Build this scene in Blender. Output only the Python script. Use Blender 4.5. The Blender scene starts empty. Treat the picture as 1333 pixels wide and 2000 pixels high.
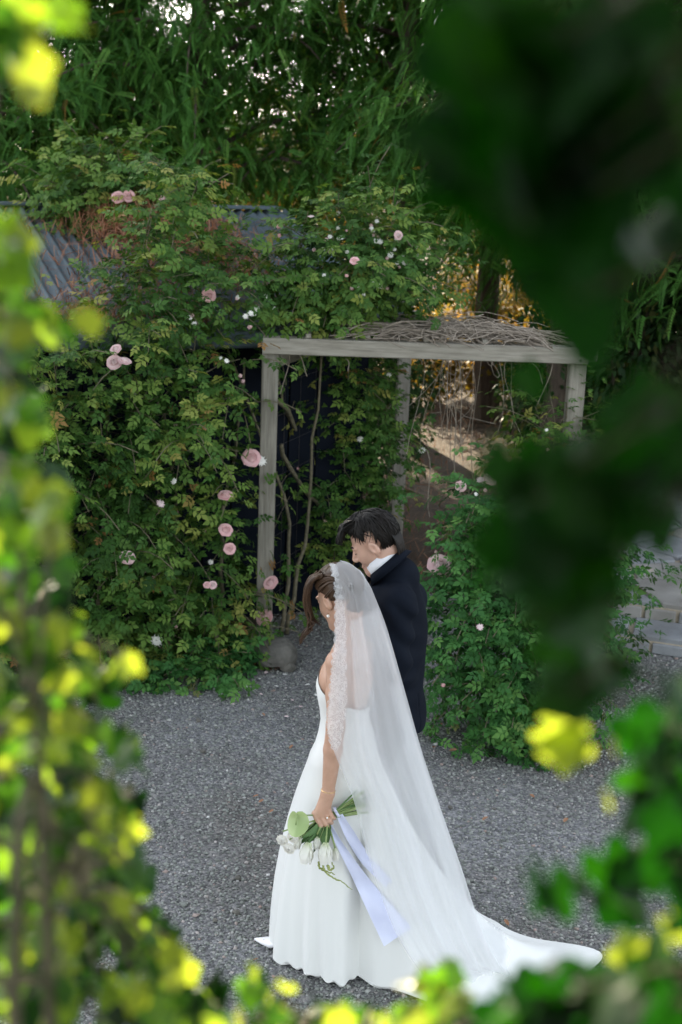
import bpy, math, random
import numpy as np
from mathutils import Vector, Matrix

R = math.radians
rng = np.random.default_rng(11)
random.seed(11)
sc = bpy.context.scene
COL = sc.collection

# ------------------------------------------------------------------ camera
CAM = np.array([0.0, 0.0, 3.31])
SC = 0.9                                             # distances below were first read with a camera 3.68 m up
PITCH, ROLL, FPX = R(15.1), R(2.2), 2778.0          # focal length in pixels of the 1333 x 2000 photograph
_f = np.array([0, math.cos(PITCH), -math.sin(PITCH)])
_r0 = np.array([1.0, 0, 0]); _u0 = np.array([0, math.sin(PITCH), math.cos(PITCH)])
_r = math.cos(ROLL) * _r0 + math.sin(ROLL) * _u0
_u = -math.sin(ROLL) * _r0 + math.cos(ROLL) * _u0
cam_data = bpy.data.cameras.new('camera')
cam_data.sensor_fit = 'VERTICAL'; cam_data.sensor_height = 36.0; cam_data.lens = 50.0
cam_data.clip_start = 0.05; cam_data.clip_end = 2000
cam_data.dof.use_dof = True; cam_data.dof.focus_distance = 5.9; cam_data.dof.aperture_fstop = 3.6
cam = bpy.data.objects.new('camera', cam_data); COL.objects.link(cam)
cam.matrix_world = Matrix(((_r[0], _u[0], -_f[0], CAM[0]), (_r[1], _u[1], -_f[1], CAM[1]),
                           (_r[2], _u[2], -_f[2], CAM[2]), (0, 0, 0, 1)))
sc.camera = cam

def ray(px, py):
    return _f + _r * ((px - 666.5) / FPX) - _u * ((py - 1000.0) / FPX)
def at_z(px, py, z=0.0):
    d = ray(px, py); return CAM + d * ((z - CAM[2]) / d[2])
def at_y(px, py, y):
    d = ray(px, py); return CAM + d * ((y * SC - CAM[1]) / d[1])
def at_d(px, py, dist):                              # distance along the optical axis
    return CAM + ray(px, py) * dist
def at_plane(px, py, p, n):
    d = ray(px, py); n = np.asarray(n, float)
    return CAM + d * (np.dot(np.asarray(p) - CAM, n) / np.dot(d, n))
def proj(p):
    v = np.asarray(p, float) - CAM; k = FPX / np.dot(v, _f)
    return 666.5 + np.dot(v, _r) * k, 1000.0 - np.dot(v, _u) * k

# ------------------------------------------------------------------ sky and sun
SUN_EL, SUN_AZ = R(24), R(-20)                       # azimuth from +Y, negative = to the left
world = bpy.data.worlds.new('World'); sc.world = world; world.use_nodes = True
wn = world.node_tree.nodes; wl = world.node_tree.links
sky = wn.new('ShaderNodeTexSky'); sky.sky_type = 'NISHITA'; sky.sun_disc = False
sky.sun_elevation = SUN_EL; sky.sun_rotation = SUN_AZ
sky.air_density = 1.0; sky.dust_density = 1.5; sky.ozone_density = 1.0
wn['Background'].inputs['Strength'].default_value = 0.15
hsv = wn.new('ShaderNodeHueSaturation'); hsv.inputs['Saturation'].default_value = 0.36     # thin high haze: a paler sky all over
wl.new(sky.outputs[0], hsv.inputs['Color']); wl.new(hsv.outputs[0], wn['Background'].inputs['Color'])
to_sun = Vector((math.sin(SUN_AZ) * math.cos(SUN_EL), math.cos(SUN_AZ) * math.cos(SUN_EL), math.sin(SUN_EL)))
sun_data = bpy.data.lights.new('sun', 'SUN'); sun_data.energy = 5.0; sun_data.angle = R(0.5)
sun_data.color = (1.0, 0.86, 0.62)
sun = bpy.data.objects.new('sun', sun_data); COL.objects.link(sun)
sun.rotation_euler = to_sun.to_track_quat('Z', 'Y').to_euler(); sun.location = (-8, 20, 14)
sc.view_settings.view_transform = 'Standard'; sc.view_settings.look = 'None'
sc.view_settings.gamma = 1.0; sc.view_settings.use_curve_mapping = False
sc.view_settings.exposure = 2.2
sc.render.engine = 'CYCLES'
sc.cycles.max_bounces = 10; sc.cycles.transparent_max_bounces = 24
sc.cycles.diffuse_bounces = 4; sc.cycles.transmission_bounces = 8
sc.cycles.use_denoising = True; sc.cycles.sample_clamp_indirect = 8

# ------------------------------------------------------------------ helpers
def tag(o, label=None, cat=None, group=None, kind=None):
    if label: o['label'] = label
    if cat: o['category'] = cat
    if group: o['group'] = group
    if kind: o['kind'] = kind
    return o
def empty(name, loc, label=None, cat=None, group=None):
    o = bpy.data.objects.new(name, None); COL.objects.link(o); o.location = Vector(loc)
    o.empty_display_size = 0.1
    return tag(o, label, cat, group)
def child_of(o, parent):
    """parent o, keeping world-space vertices (parents are never rotated or scaled)"""
    if parent is not None:
        o.parent = parent
        q = parent; off = Vector((0, 0, 0))
        while q is not None:
            off += Vector(q.location); q = q.parent
        o.location = Vector(o.location) - off
    return o
def link_mesh(name, me, mat, parent=None, smooth=False):
    if mat is not None and len(me.materials) == 0: me.materials.append(mat)
    if smooth: me.polygons.foreach_set('use_smooth', np.ones(len(me.polygons), bool))
    o = bpy.data.objects.new(name, me); COL.objects.link(o)
    return child_of(o, parent)
def raw_mesh(V, F, tint=None):
    """V (n,3), F either an (m,k) array or a list of faces"""
    me = bpy.data.meshes.new('mesh')
    V = np.asarray(V, np.float32)
    if isinstance(F, np.ndarray):
        m, k = F.shape
        me.vertices.add(len(V)); me.vertices.foreach_set('co', V.ravel())
        me.loops.add(m * k); me.loops.foreach_set('vertex_index', F.ravel().astype(np.int32))
        me.polygons.add(m); me.polygons.foreach_set('loop_start', np.arange(0, m * k, k, dtype=np.int32))
        me.update(calc_edges=True)
    else:
        me.from_pydata(V.tolist(), [], [list(map(int, f)) for f in F]); me.update()
    if tint is not None:
        a = me.attributes.new('tint', 'FLOAT', 'POINT'); a.data.foreach_set('value', np.asarray(tint, np.float32))
    return me
def obj(name, V, F, mat, parent=None, smooth=False, tint=None):
    return link_mesh(name, raw_mesh(V, F, tint), mat, parent, smooth)
def scatter(tv, tf, M, T):
    """copies of a template: M (N,3,3), T (N,3)"""
    V = np.einsum('nij,vj->nvi', M, tv) + T[:, None, :]
    F = tf[None] + (np.arange(len(T)) * len(tv))[:, None, None]
    return V.reshape(-1, 3), F.reshape(-1, tf.shape[1])
def norm(v):
    v = np.asarray(v, float); return v / np.maximum(np.linalg.norm(v, axis=-1, keepdims=True), 1e-9)
def frames(X, N):
    """rotation matrices with columns x (along), y, z (normal near N)"""
    X = norm(X); Y = norm(np.cross(N, X)); Z = np.cross(X, Y)
    return np.stack([X, Y, Z], -1)
def rand_rot(n, r=rng):
    q = norm(r.normal(size=(n, 4))); w, x, y, z = q.T
    return np.stack([np.stack([1-2*(y*y+z*z), 2*(x*y-z*w), 2*(x*z+y*w)], -1),
                     np.stack([2*(x*y+z*w), 1-2*(x*x+z*z), 2*(y*z-x*w)], -1),
                     np.stack([2*(x*z-y*w), 2*(y*z+x*w), 1-2*(x*x+y*y)], -1)], -2)
class MB:
    """collects simple shapes of one part into one mesh"""
    def __init__(s): s.v = []; s.f = []
    def add(s, V, F):
        b = len(s.v); s.v += [tuple(map(float, p)) for p in V]; s.f += [[i + b for i in f] for f in F]; return s
    def box(s, c, h, X=(1,0,0), Y=(0,1,0), Z=(0,0,1), bev=0.0):
        c = np.asarray(c, float); X, Y, Z = map(lambda a: np.asarray(a, float), (X, Y, Z)); h = list(h)
        if bev <= 0:
            V = [c + X*sx*h[0] + Y*sy*h[1] + Z*sz*h[2] for sx in (-1,1) for sy in (-1,1) for sz in (-1,1)]
            return s.add(V, [(0,1,3,2),(4,6,7,5),(0,4,5,1),(2,3,7,6),(0,2,6,4),(1,5,7,3)])
        # chamfered box: 24 verts
        V = []; idx = {}
        for sx in (-1,1):
            for sy in (-1,1):
                for sz in (-1,1):
                    for k in range(3):
                        d = [h[0]-bev, h[1]-bev, h[2]-bev]; d[k] = h[k]
                        idx[(sx,sy,sz,k)] = len(V); V.append(c + X*sx*d[0] + Y*sy*d[1] + Z*sz*d[2])
        F = []
        for k in range(3):
            a, b = [(1,2),(2,0),(0,1)][k]
            for sg in (-1,1):
                q = []
                for (u, w) in ((-1,-1),(1,-1),(1,1),(-1,1)):
                    t = [0,0,0]; t[k] = sg; t[a] = u; t[b] = w; q.append(idx[(*t, k)])
                F.append(q if sg > 0 else q[::-1])
        for k in range(3):                            # edges running along axis k
            a, b = [(1,2),(2,0),(0,1)][k]
            for u in (-1,1):
                for w in (-1,1):
                    t = [0,0,0]; t[a] = u; t[b] = w; t[k] = -1; t2 = t[:]; t2[k] = 1
                    q = [idx[(*t,a)], idx[(*t2,a)], idx[(*t2,b)], idx[(*t,b)]]
                    F.append(q if u*w < 0 else q[::-1])
        for sx in (-1,1):
            for sy in (-1,1):
                for sz in (-1,1):
                    q = [idx[(sx,sy,sz,0)], idx[(sx,sy,sz,1)], idx[(sx,sy,sz,2)]]
                    F.append(q if sx*sy*sz > 0 else q[::-1])
        return s.add(V, F)
    def tube(s, P, rad, n=6, cap=True):
        P = np.asarray(P, float); m = len(P); rad = np.broadcast_to(np.asarray(rad, float), (m,))
        T = norm(np.gradient(P, axis=0)); a = np.array([0.3, 0.2, 1.0]) if abs(T[0][2]) < 0.9 else np.array([1.0, 0.1, 0])
        V = []
        for i in range(m):
            x = norm(np.cross(a, T[i])); y = np.cross(T[i], x); a = np.cross(x, T[i]) * -1
            a = y
            for k in range(n):
                t = 2 * math.pi * k / n; V.append(P[i] + rad[i] * (x * math.cos(t) + y * math.sin(t)))
            a = np.cross(T[i], x)
        F = [(i*n+k, i*n+(k+1) % n, (i+1)*n+(k+1) % n, (i+1)*n+k) for i in range(m-1) for k in range(n)]
        if cap: F += [tuple(range(n))[::-1], tuple((m-1)*n+k for k in range(n))]
        return s.add(V, F)
    def obj(s, name, mat, parent=None, smooth=False):
        return obj(name, np.array(s.v), s.f, mat, parent, smooth)
def bezier(p0, p1, p2, p3, n=10):
    t = np.linspace(0, 1, n)[:, None]
    return (1-t)**3*np.asarray(p0) + 3*(1-t)**2*t*np.asarray(p1) + 3*(1-t)*t*t*np.asarray(p2) + t**3*np.asarray(p3)
def spline(P, n):
    """Catmull-Rom through the points P, n samples"""
    P = np.asarray(P, float); m = len(P)
    Q = np.vstack([2*P[0]-P[1], P, 2*P[-1]-P[-2]]); out = []
    for t in np.linspace(0, m-1, n):
        i = min(int(t), m-2); u = t - i; a, b, c, d = Q[i], Q[i+1], Q[i+2], Q[i+3]
        out.append(0.5*((2*b) + (-a+c)*u + (2*a-5*b+4*c-d)*u*u + (-a+3*b-3*c+d)*u**3))
    return np.array(out)

# ------------------------------------------------------------------ materials
def new_mat(name):
    m = bpy.data.materials.new(name); m.use_nodes = True
    return m, m.node_tree.nodes, m.node_tree.links, m.node_tree.nodes['Principled BSDF']
def ramp(nd, stops):
    r = nd.new('ShaderNodeValToRGB'); e = r.color_ramp.elements
    while len(e) < len(stops): e.new(0.5)
    for el, (p, c) in zip(e, stops): el.position = p; el.color = (*c, 1)
    return r
def noise(nd, ln, scale, detail=4, rough=0.6, coords=None, vec_scale=None):
    n = nd.new('ShaderNodeTexNoise'); n.inputs['Scale'].default_value = scale
    n.inputs['Detail'].default_value = detail; n.inputs['Roughness'].default_value = rough
    if coords is not None:
        if vec_scale is not None:
            mp = nd.new('ShaderNodeMapping'); mp.inputs['Scale'].default_value = vec_scale
            ln.new(coords, mp.inputs[0]); coords = mp.outputs[0]
        ln.new(coords, n.inputs['Vector'])
    return n
def bump(nd, ln, height, bsdf, strength=0.3, dist=0.01):
    b = nd.new('ShaderNodeBump'); b.inputs['Strength'].default_value = strength; b.inputs['Distance'].default_value = dist
    ln.new(height, b.inputs['Height']); ln.new(b.outputs[0], bsdf.inputs['Normal']); return b
def mat_noise(name, stops, scale=8, detail=5, rough=0.8, bstr=0.3, bdist=0.01, vec_scale=None, spec=0.3, fine=None):
    m, nd, ln, b = new_mat(name)
    tc = nd.new('ShaderNodeTexCoord')
    n = noise(nd, ln, scale, detail, 0.65, tc.outputs['Object'], vec_scale)
    r = ramp(nd, stops); ln.new(n.outputs[0], r.inputs[0]); ln.new(r.outputs[0], b.inputs['Base Color'])
    b.inputs['Roughness'].default_value = rough; b.inputs['Specular IOR Level'].default_value = spec
    if fine:
        n2 = noise(nd, ln, fine, 4, 0.6, tc.outputs['Object'], vec_scale); bump(nd, ln, n2.outputs[0], b, bstr, bdist)
    elif bstr: bump(nd, ln, n.outputs[0], b, bstr, bdist)
    return m
def mat_leaf(name, stops, trans=0.35, tcol=None, rough=0.5, spec=0.12, sat=1.0):
    """leaf: colour from the per-leaf tint, diffuse + translucent"""
    m, nd, ln, b = new_mat(name)
    at = nd.new('ShaderNodeAttribute'); at.attribute_name = 'tint'
    r = ramp(nd, stops); ln.new(at.outputs['Fac'], r.inputs[0]); ln.new(r.outputs[0], b.inputs['Base Color'])
    b.inputs['Roughness'].default_value = rough; b.inputs['Specular IOR Level'].default_value = spec
    t = nd.new('ShaderNodeBsdfTranslucent')
    mx = nd.new('ShaderNodeMix'); mx.data_type = 'RGBA'; mx.blend_type = 'MULTIPLY'; mx.inputs['Factor'].default_value = 1
    ln.new(r.outputs[0], mx.inputs['A']); mx.inputs['B'].default_value = (*(tcol or (1.5, 1.4, 0.6)), 1)
    ln.new(mx.outputs['Result'], t.inputs['Color'])
    ms = nd.new('ShaderNodeMixShader'); ms.inputs[0].default_value = trans
    ln.new(b.outputs[0], ms.inputs[1]); ln.new(t.outputs[0], ms.inputs[2])
    ln.new(ms.outputs[0], nd['Material Output'].inputs['Surface'])
    return m
MT = {}
MT['rose_leaf'] = mat_leaf('rose_leaf', [(0, (0.014, 0.042, 0.009)), (0.45, (0.050, 0.120, 0.024)), (0.72, (0.125, 0.210, 0.042)),
                                         (0.93, (0.24, 0.27, 0.065)), (1.0, (0.25, 0.14, 0.05))], 0.3)
MT['bush_leaf'] = mat_leaf('bush_leaf', [(0, (0.014, 0.055, 0.015)), (0.5, (0.046, 0.145, 0.036)), (0.9, (0.12, 0.25, 0.06)), (1.0, (0.15, 0.16, 0.06))], 0.3)
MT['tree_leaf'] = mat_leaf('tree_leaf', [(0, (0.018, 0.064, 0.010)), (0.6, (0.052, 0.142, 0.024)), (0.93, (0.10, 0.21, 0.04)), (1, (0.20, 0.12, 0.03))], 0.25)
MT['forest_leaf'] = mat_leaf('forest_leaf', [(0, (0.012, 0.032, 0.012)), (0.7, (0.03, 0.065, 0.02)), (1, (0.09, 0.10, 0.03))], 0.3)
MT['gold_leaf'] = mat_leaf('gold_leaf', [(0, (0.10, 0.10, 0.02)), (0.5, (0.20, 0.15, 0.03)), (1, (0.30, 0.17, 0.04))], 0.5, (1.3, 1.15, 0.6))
MT['vine_leaf'] = mat_leaf('vine_leaf', [(0, (0.010, 0.040, 0.004)), (0.35, (0.020, 0.062, 0.006)), (0.6, (0.055, 0.115, 0.012)), (1, (0.13, 0.165, 0.03))], 0.5, (4.4, 3.9, 1.5), rough=0.36, spec=0.5)  # dark end of the tint stands in for unlit leaves
MT['bark'] = mat_noise('bark', [(0.3, (0.035, 0.026, 0.02)), (0.7, (0.11, 0.085, 0.062))], 14, 6, 0.9, 0.8, 0.03, (1, 1, 0.25))
MT['cane'] = mat_noise('cane', [(0.3, (0.08, 0.075, 0.045)), (0.7, (0.20, 0.17, 0.11))], 30, 4, 0.8, 0.2)
MT['twig'] = mat_noise('twig', [(0.3, (0.16, 0.13, 0.10)), (0.7, (0.36, 0.31, 0.25))], 22, 4, 0.85, 0.2)
MT['needle'] = mat_leaf('needle', [(0, (0.14, 0.055, 0.025)), (0.5, (0.26, 0.11, 0.055)), (1, (0.36, 0.20, 0.12))], 0.1, (1, 1, 1), 0.8, 0.2)
MT['timber'] = mat_noise('timber', [(0.25, (0.12, 0.11, 0.088)), (0.5, (0.20, 0.186, 0.152)), (0.78, (0.30, 0.28, 0.235))], 9, 8, 0.85, 0.5, 0.006, (6, 6, 0.5))
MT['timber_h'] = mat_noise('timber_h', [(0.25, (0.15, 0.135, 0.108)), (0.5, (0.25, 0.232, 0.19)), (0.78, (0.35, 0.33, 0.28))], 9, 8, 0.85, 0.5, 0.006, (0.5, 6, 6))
MT['steel'] = mat_noise('steel', [(0.3, (0.02, 0.02, 0.02)), (0.7, (0.06, 0.05, 0.045))], 30, 3, 0.6, 0.1)
MT['roof'] = mat_noise('roof', [(0.3, (0.054, 0.074, 0.085)), (0.62, (0.078, 0.104, 0.116)), (0.85, (0.14, 0.15, 0.155))], 2.5, 7, 0.6, 0.15, 0.003, spec=0.25, fine=60)
MT['shed_wall'] = mat_noise('shed_wall', [(0.3, (0.006, 0.008, 0.013)), (0.7, (0.010, 0.013, 0.020))], 3, 6, 0.8, 0.2, 0.004, spec=0.04, fine=50)
MT['rock'] = mat_noise('rock', [(0.3, (0.06, 0.058, 0.05)), (0.7, (0.17, 0.16, 0.14))], 9, 7, 0.9, 0.7, 0.02)
# ------------------------------------------------------------------ ground
def ground_mat():
    m, nd, ln, b = new_mat('forest_floor')
    tc = nd.new('ShaderNodeTexCoord')
    n1 = noise(nd, ln, 1.3, 6, 0.7, tc.outputs['Object']); n2 = noise(nd, ln, 35, 5, 0.7, tc.outputs['Object'])
    mix = nd.new('ShaderNodeMath'); mix.operation = 'MULTIPLY_ADD'; mix.inputs[1].default_value = 0.5
    ln.new(n1.outputs[0], mix.inputs[0])
    h = nd.new('ShaderNodeMath'); h.operation = 'MULTIPLY'; h.inputs[1].default_value = 0.5; ln.new(n2.outputs[0], h.inputs[0])
    ln.new(h.outputs[0], mix.inputs[2])
    r = ramp(nd, [(0.3, (0.022, 0.016, 0.012)), (0.5, (0.055, 0.036, 0.023)), (0.7, (0.11, 0.07, 0.042))])
    ln.new(mix.outputs[0], r.inputs[0]); ln.new(r.outputs[0], b.inputs['Base Color']); b.inputs['Roughness'].default_value = 0.95
    bump(nd, ln, n2.outputs[0], b, 0.8, 0.03); return m
MT['floor'] = ground_mat()
obj('ground', [(-400,-60,-0.012),(400,-60,-0.012),(400,900,-0.012),(-400,900,-0.012)], [(0,1,2,3)], MT['floor'])['kind'] = 'structure'

def gravel_mat():
    m, nd, ln, b = new_mat('gravel_bed')
    tc = nd.new('ShaderNodeTexCoord')
    v = nd.new('ShaderNodeTexVoronoi'); v.inputs['Scale'].default_value = 75; ln.new(tc.outputs['Object'], v.inputs['Vector'])
    sep = nd.new('ShaderNodeSeparateColor'); ln.new(v.outputs['Color'], sep.inputs[0])
    r = ramp(nd, [(0.0, (0.10, 0.10, 0.104)), (0.5, (0.19, 0.192, 0.196)), (0.9, (0.29, 0.29, 0.29)), (1.0, (0.38, 0.37, 0.35))])
    ln.new(sep.outputs[0], r.inputs[0])
    n1 = noise(nd, ln, 0.9, 5, 0.6, tc.outputs['Object'])
    r2 = ramp(nd, [(0.35, (0.72, 0.68, 0.62)), (0.6, (1, 1, 1))]); ln.new(n1.outputs[0], r2.inputs[0])
    mx = nd.new('ShaderNodeMix'); mx.data_type = 'RGBA'; mx.blend_type = 'MULTIPLY'; mx.inputs['Factor'].default_value = 1
    ln.new(r.outputs[0], mx.inputs['A']); ln.new(r2.outputs[0], mx.inputs['B'])
    ln.new(mx.outputs['Result'], b.inputs['Base Color']); b.inputs['Roughness'].default_value = 0.9
    b.inputs['Specular IOR Level'].default_value = 0.25
    inv = nd.new('ShaderNodeMath'); inv.operation = 'SUBTRACT'; inv.inputs[0].default_value = 1; ln.new(v.outputs['Distance'], inv.inputs[1])
    bump(nd, ln, inv.outputs[0], b, 0.9, 0.012); return m
MT['gravel_bed'] = gravel_mat()
GX0, GX1, GY0, GY1 = -7.0, 4.6, -3.0, 10.6
def gravel_edge(x):                                   # far edge of the gravel: runs along the shed, then past the arbour
    return 9.15 + 0.16 * np.sin(1.7 * x) + 0.10 * np.sin(4.1 * x + 1) + np.where(x > -0.45, 0.8, 0.4 * (x + 0.45))
gx = np.linspace(GX0, GX1, 60)
V = [(x, GY0, 0) for x in gx] + [(x, gravel_edge(x), 0) for x in gx]
obj('gravel_yard', np.array(V, float), [(i, i+1, 61+i, 60+i) for i in range(59)], MT['gravel_bed'])['kind'] = 'structure'

# crushed stones lying on the bed
def stone_template(seed):
    r = np.random.default_rng(seed)
    v = np.array([(1,0,0),(-1,0,0),(0,1,0),(0,-1,0),(0,0,1),(0,0,-1)], float) * r.uniform(0.7, 1.25, (6,1)) + r.normal(0, .18, (6,3))
    f = np.array([(0,2,4),(2,1,4),(1,3,4),(3,0,4),(2,0,5),(1,2,5),(3,1,5),(0,3,5)])
    return v, f
def scatter_stones(name, n, region, size, mat, zoff, label, seed=3):
    r = np.random.default_rng(seed)
    P = region(n, r); Vs = []; Fs = []; Ts = []; base = 0
    for k in range(6):
        tv, tf = stone_template(k); S = P[k::6]; m = len(S)
        M = rand_rot(m, r) * (size * np.exp(r.normal(0, .35, m)))[:, None, None]
        M[:, 2, :] *= 0.7
        z = np.abs(M[:, 2, :]).max(1) * zoff
        V, F = scatter(tv, tf, M, np.c_[S, z])
        Vs.append(V); Fs.append(F + base); base += len(V); Ts.append(np.repeat(r.uniform(0, 1, m), 6))
    o = obj(name, np.vstack(Vs), np.vstack(Fs), mat, None, False, np.concatenate(Ts))
    return tag(o, label, 'gravel', None, 'stuff')
def mat_stone():
    m, nd, ln, b = new_mat('crushed_stone')
    at = nd.new('ShaderNodeAttribute'); at.attribute_name = 'tint'
    r = ramp(nd, [(0, (0.142, 0.150, 0.136)), (0.45, (0.222, 0.234, 0.212)), (0.8, (0.295, 0.310, 0.282)), (0.955, (0.42, 0.41, 0.39)), (0.985, (0.30, 0.22, 0.19)), (1, (0.6, 0.59, 0.57))])
    ln.new(at.outputs['Fac'], r.inputs[0]); ln.new(r.outputs[0], b.inputs['Base Color'])
    b.inputs['Roughness'].default_value = 0.9; b.inputs['Specular IOR Level'].default_value = 0.12; return m
MT['stone'] = mat_stone()
def in_yard(n, r):
    out = []
    while sum(map(len, out)) < n:
        y = 3.2 + (10.0 - 3.2) * r.uniform(0, 1, n); x = r.uniform(-1, 1, n) * (0.285 * y + 0.35)
        k = (y < gravel_edge(x) - 0.02) & (x < 3.2)
        out.append(np.c_[x[k], y[k]])
    return np.vstack(out)[:n]
scatter_stones('gravel', 80000, in_yard, 0.0066, MT['stone'], 0.35, 'grey crushed gravel stones covering the yard')

# a few larger loose stones
def lumpy(center, rad, seed, name, mat, parent=None, flat=0.6, res=3):
    import bmesh
    bm = bmesh.new(); bmesh.ops.create_icosphere(bm, subdivisions=res, radius=1.0)
    r = np.random.default_rng(seed); D = norm(r.normal(size=(7,3))); A = r.uniform(0.5, 0.95, 7)
    for v in bm.verts:
        p = np.array(v.co); 
        for d, a in zip(D, A):
            t = p @ d
            if t > a: p = p - d * (t - a) * 0.85
        v.co = p
    V = np.array([v.co[:] for v in bm.verts]) * rad * np.array([1, 0.85, flat]); F = [[v.index for v in f.verts] for f in bm.faces]
    bm.free()
    a = r.uniform(0, 6.28); c, s = math.cos(a), math.sin(a)
    V = V @ np.array([[c, s, 0], [-s, c, 0], [0, 0, 1]]); V[:, 2] -= V[:, 2].min() + 0.15 * rad * flat
    return obj(name, V + np.asarray(center), F, mat, parent)
rk = at_z(537, 1300); tag(lumpy(rk, 0.16, 4, 'rock', MT['rock'], flat=0.75, res=3), 'weathered grey boulder at the foot of the arbour post', 'rock')
rk2 = at_z(563, 1312); tag(lumpy(rk2, 0.06, 8, 'rock', MT['rock'], flat=0.7, res=2), 'small stone beside the grey boulder at the post', 'rock')
for i, (px, py, s) in enumerate([(462,1785,.022),(466,1718,.02),(388,1410,.022),(880,1580,.018),(397,1470,.02),(560,1760,.016),(965,1582,.014),(1090,1578,.013),(420,1800,.016)]):
    tag(lumpy(at_z(px, py), s, 20+i, 'loose_stone', MT['rock'], flat=0.6, res=1), 'pale loose pebble lying on the grey gravel', 'pebble', 'pebbles on the gravel')

# ------------------------------------------------------------------ flagstone terrace on the right
MT['slab'] = mat_noise('slab', [(0.3, (0.17, 0.18, 0.19)), (0.55, (0.25, 0.26, 0.27)), (0.8, (0.33, 0.33, 0.32))], 3, 7, 0.75, 0.3, 0.01, fine=25)
MT['slab2'] = mat_noise('slab2', [(0.3, (0.22, 0.21, 0.19)), (0.55, (0.29, 0.28, 0.26)), (0.8, (0.36, 0.34, 0.30))], 3, 7, 0.75, 0.3, 0.01, fine=25)
MT['mortar'] = mat_noise('mortar', [(0.3, (0.33, 0.28, 0.21)), (0.7, (0.46, 0.40, 0.31))], 20, 5, 0.95, 0.5, 0.01)
TA = at_z(1195, 1262); TB = at_z(1333, 1283)                    # front edge of the lower step
tdir = norm((TB - TA)[:2]); tn = np.array([-tdir[1], tdir[0]])  # tn points away from the camera
def T2(u, v): return TA[:2] + tdir * u + tn * v
def voronoi_cells(seeds, box):
    cells = []
    for i, s in enumerate(seeds):
        poly = [np.array(p, float) for p in ((box[0],box[2]),(box[1],box[2]),(box[1],box[3]),(box[0],box[3]))]
        for j, t in enumerate(seeds):
            if i == j or np.linalg.norm(t - s) > 2.2: continue
            n = t - s; mid = (s + t) / 2; out = []
            for a, b in zip(poly, poly[1:] + poly[:1]):
                da, db = (a - mid) @ n, (b - mid) @ n
                if da <= 0: out.append(a)
                if da * db < 0: out.append(a + (b - a) * (da / (da - db)))
            poly = out
            if len(poly) < 3: break
        cells.append(poly)
    return cells
terr = tag(empty('terrace', (*T2(1.5, 2), 0)), None, None, None, 'structure')
def slab_prism(poly, z0, z1, inset, name, mat, parent):
    c = np.mean(poly, 0); n = len(poly); q = []
    for p in poly:
        d = p - c; L = np.linalg.norm(d); q.append(c + d * max(0.3, 1 - inset / max(L, 1e-3)))
    q2 = [c + (p - c) * 0.965 for p in q]
    V = [(*T2(*p), z0) for p in q] + [(*T2(*p), z1 - 0.008) for p in q] + [(*T2(*p), z1 + 0.002*math.sin(7*p[0]+5*p[1])) for p in q2]
    F = [(i, (i+1) % n, n+(i+1) % n, n+i) for i in range(n)] + [(n+i, n+(i+1) % n, 2*n+(i+1) % n, 2*n+i) for i in range(n)] + [tuple(2*n+i for i in range(n))]
    return obj(name, V, F, mat, parent)
def terrace_block(u0, u1, v0, v1, ztop, seed, du, dv):
    r = np.random.default_rng(seed)
    b = MB(); c = T2((u0+u1)/2, (v0+v1)/2)
    b.box((*c, (ztop-0.02)/2 - 0.01), ((u1-u0)/2, (v1-v0)/2, (ztop-0.02)/2 + 0.0), (*tdir,0), (*tn,0)).obj('mortar_bed', MT['mortar'], terr)
    seeds = np.array([(u + r.uniform(-.42,.42)*du, v + r.uniform(-.42,.42)*dv) for u in np.arange(u0+du/2, u1, du) for v in np.arange(v0+dv/2, v1, dv)])
    for cell in voronoi_cells(seeds, (u0-0.015, u1, v0-0.015, v1)):
        if len(cell) >= 3: slab_prism(cell, ztop-0.03, ztop+0.006, 0.026, 'flagstone', MT['slab'] if r.uniform() < .68 else MT['slab2'], terr)
    # facing stones of the step's riser
    u = u0
    while u < u1 - 0.05:
        w = min(r.uniform(0.22, 0.5), u1 - u)
        cc = T2(u + w/2, v0 - 0.006)
        MB().box((*cc, ztop/2 - 0.02), (w/2 - 0.012, 0.02, ztop/2 - 0.02), (*tdir,0), (*tn,0), bev=0.006).obj('riser_stone', MT['slab'] if r.uniform() < .5 else MT['slab2'], terr)
        u += w
terrace_block(-0.9, 3.4, 0.0, 0.36, 0.11, 5, 0.55, 0.36)
terrace_block(-0.9, 3.4, 0.36, 4.6, 0.23, 6, 0.5, 0.44)

# ------------------------------------------------------------------ shed behind the climbing roses
W = np.array([0.93, 0.37, 0]); W /= np.linalg.norm(W); NV = np.array([W[1], -W[0], 0]); ZV = np.array([0, 0, 1.0])
SP = np.array([-0.62, 10.42, 0]) * SC
shed = empty('garden_shed', SP + W * -2.0 - NV * 1.4, 'dark blue garden shed with a corrugated metal roof behind the climbing roses', 'shed')
def SH(t, d, z): return SP + W * t - NV * d + ZV * z
t0, t1, dep, ze, zr = -4.2, 0.77, 2.5, 2.05, 2.57
board = 0.2; k = 0; t = t0
while t < t1 - 0.01:                                  # vertical boards of the front wall, each a piece of its own
    w = min(board, t1 - t); MB().box(SH(t + w/2, 0.03 + 0.004*(k % 2), ze/2), (w/2 - 0.004, 0.02, ze/2), W, -NV, ZV, bev=0.004).obj('wall_board', MT['shed_wall'], shed); t += board; k += 1
t = 0.06; k = 0
while t < dep - 0.01:
    w = min(board, dep - t); zz = ze + (zr - ze) * (t / dep) - 0.03
    MB().box(SH(t1 - 0.02 - 0.004*(k % 2), t + w/2, zz/2), (0.02, w/2 - 0.004, zz/2), W, -NV, ZV, bev=0.004).obj('wall_board', MT['shed_wall'], shed); t += board; k += 1
MB().box(SH(t0 + 0.02, dep/2, ze/2), (0.02, dep/2, ze/2), W, -NV, ZV).obj('side_wall', MT['shed_wall'], shed)
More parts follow.
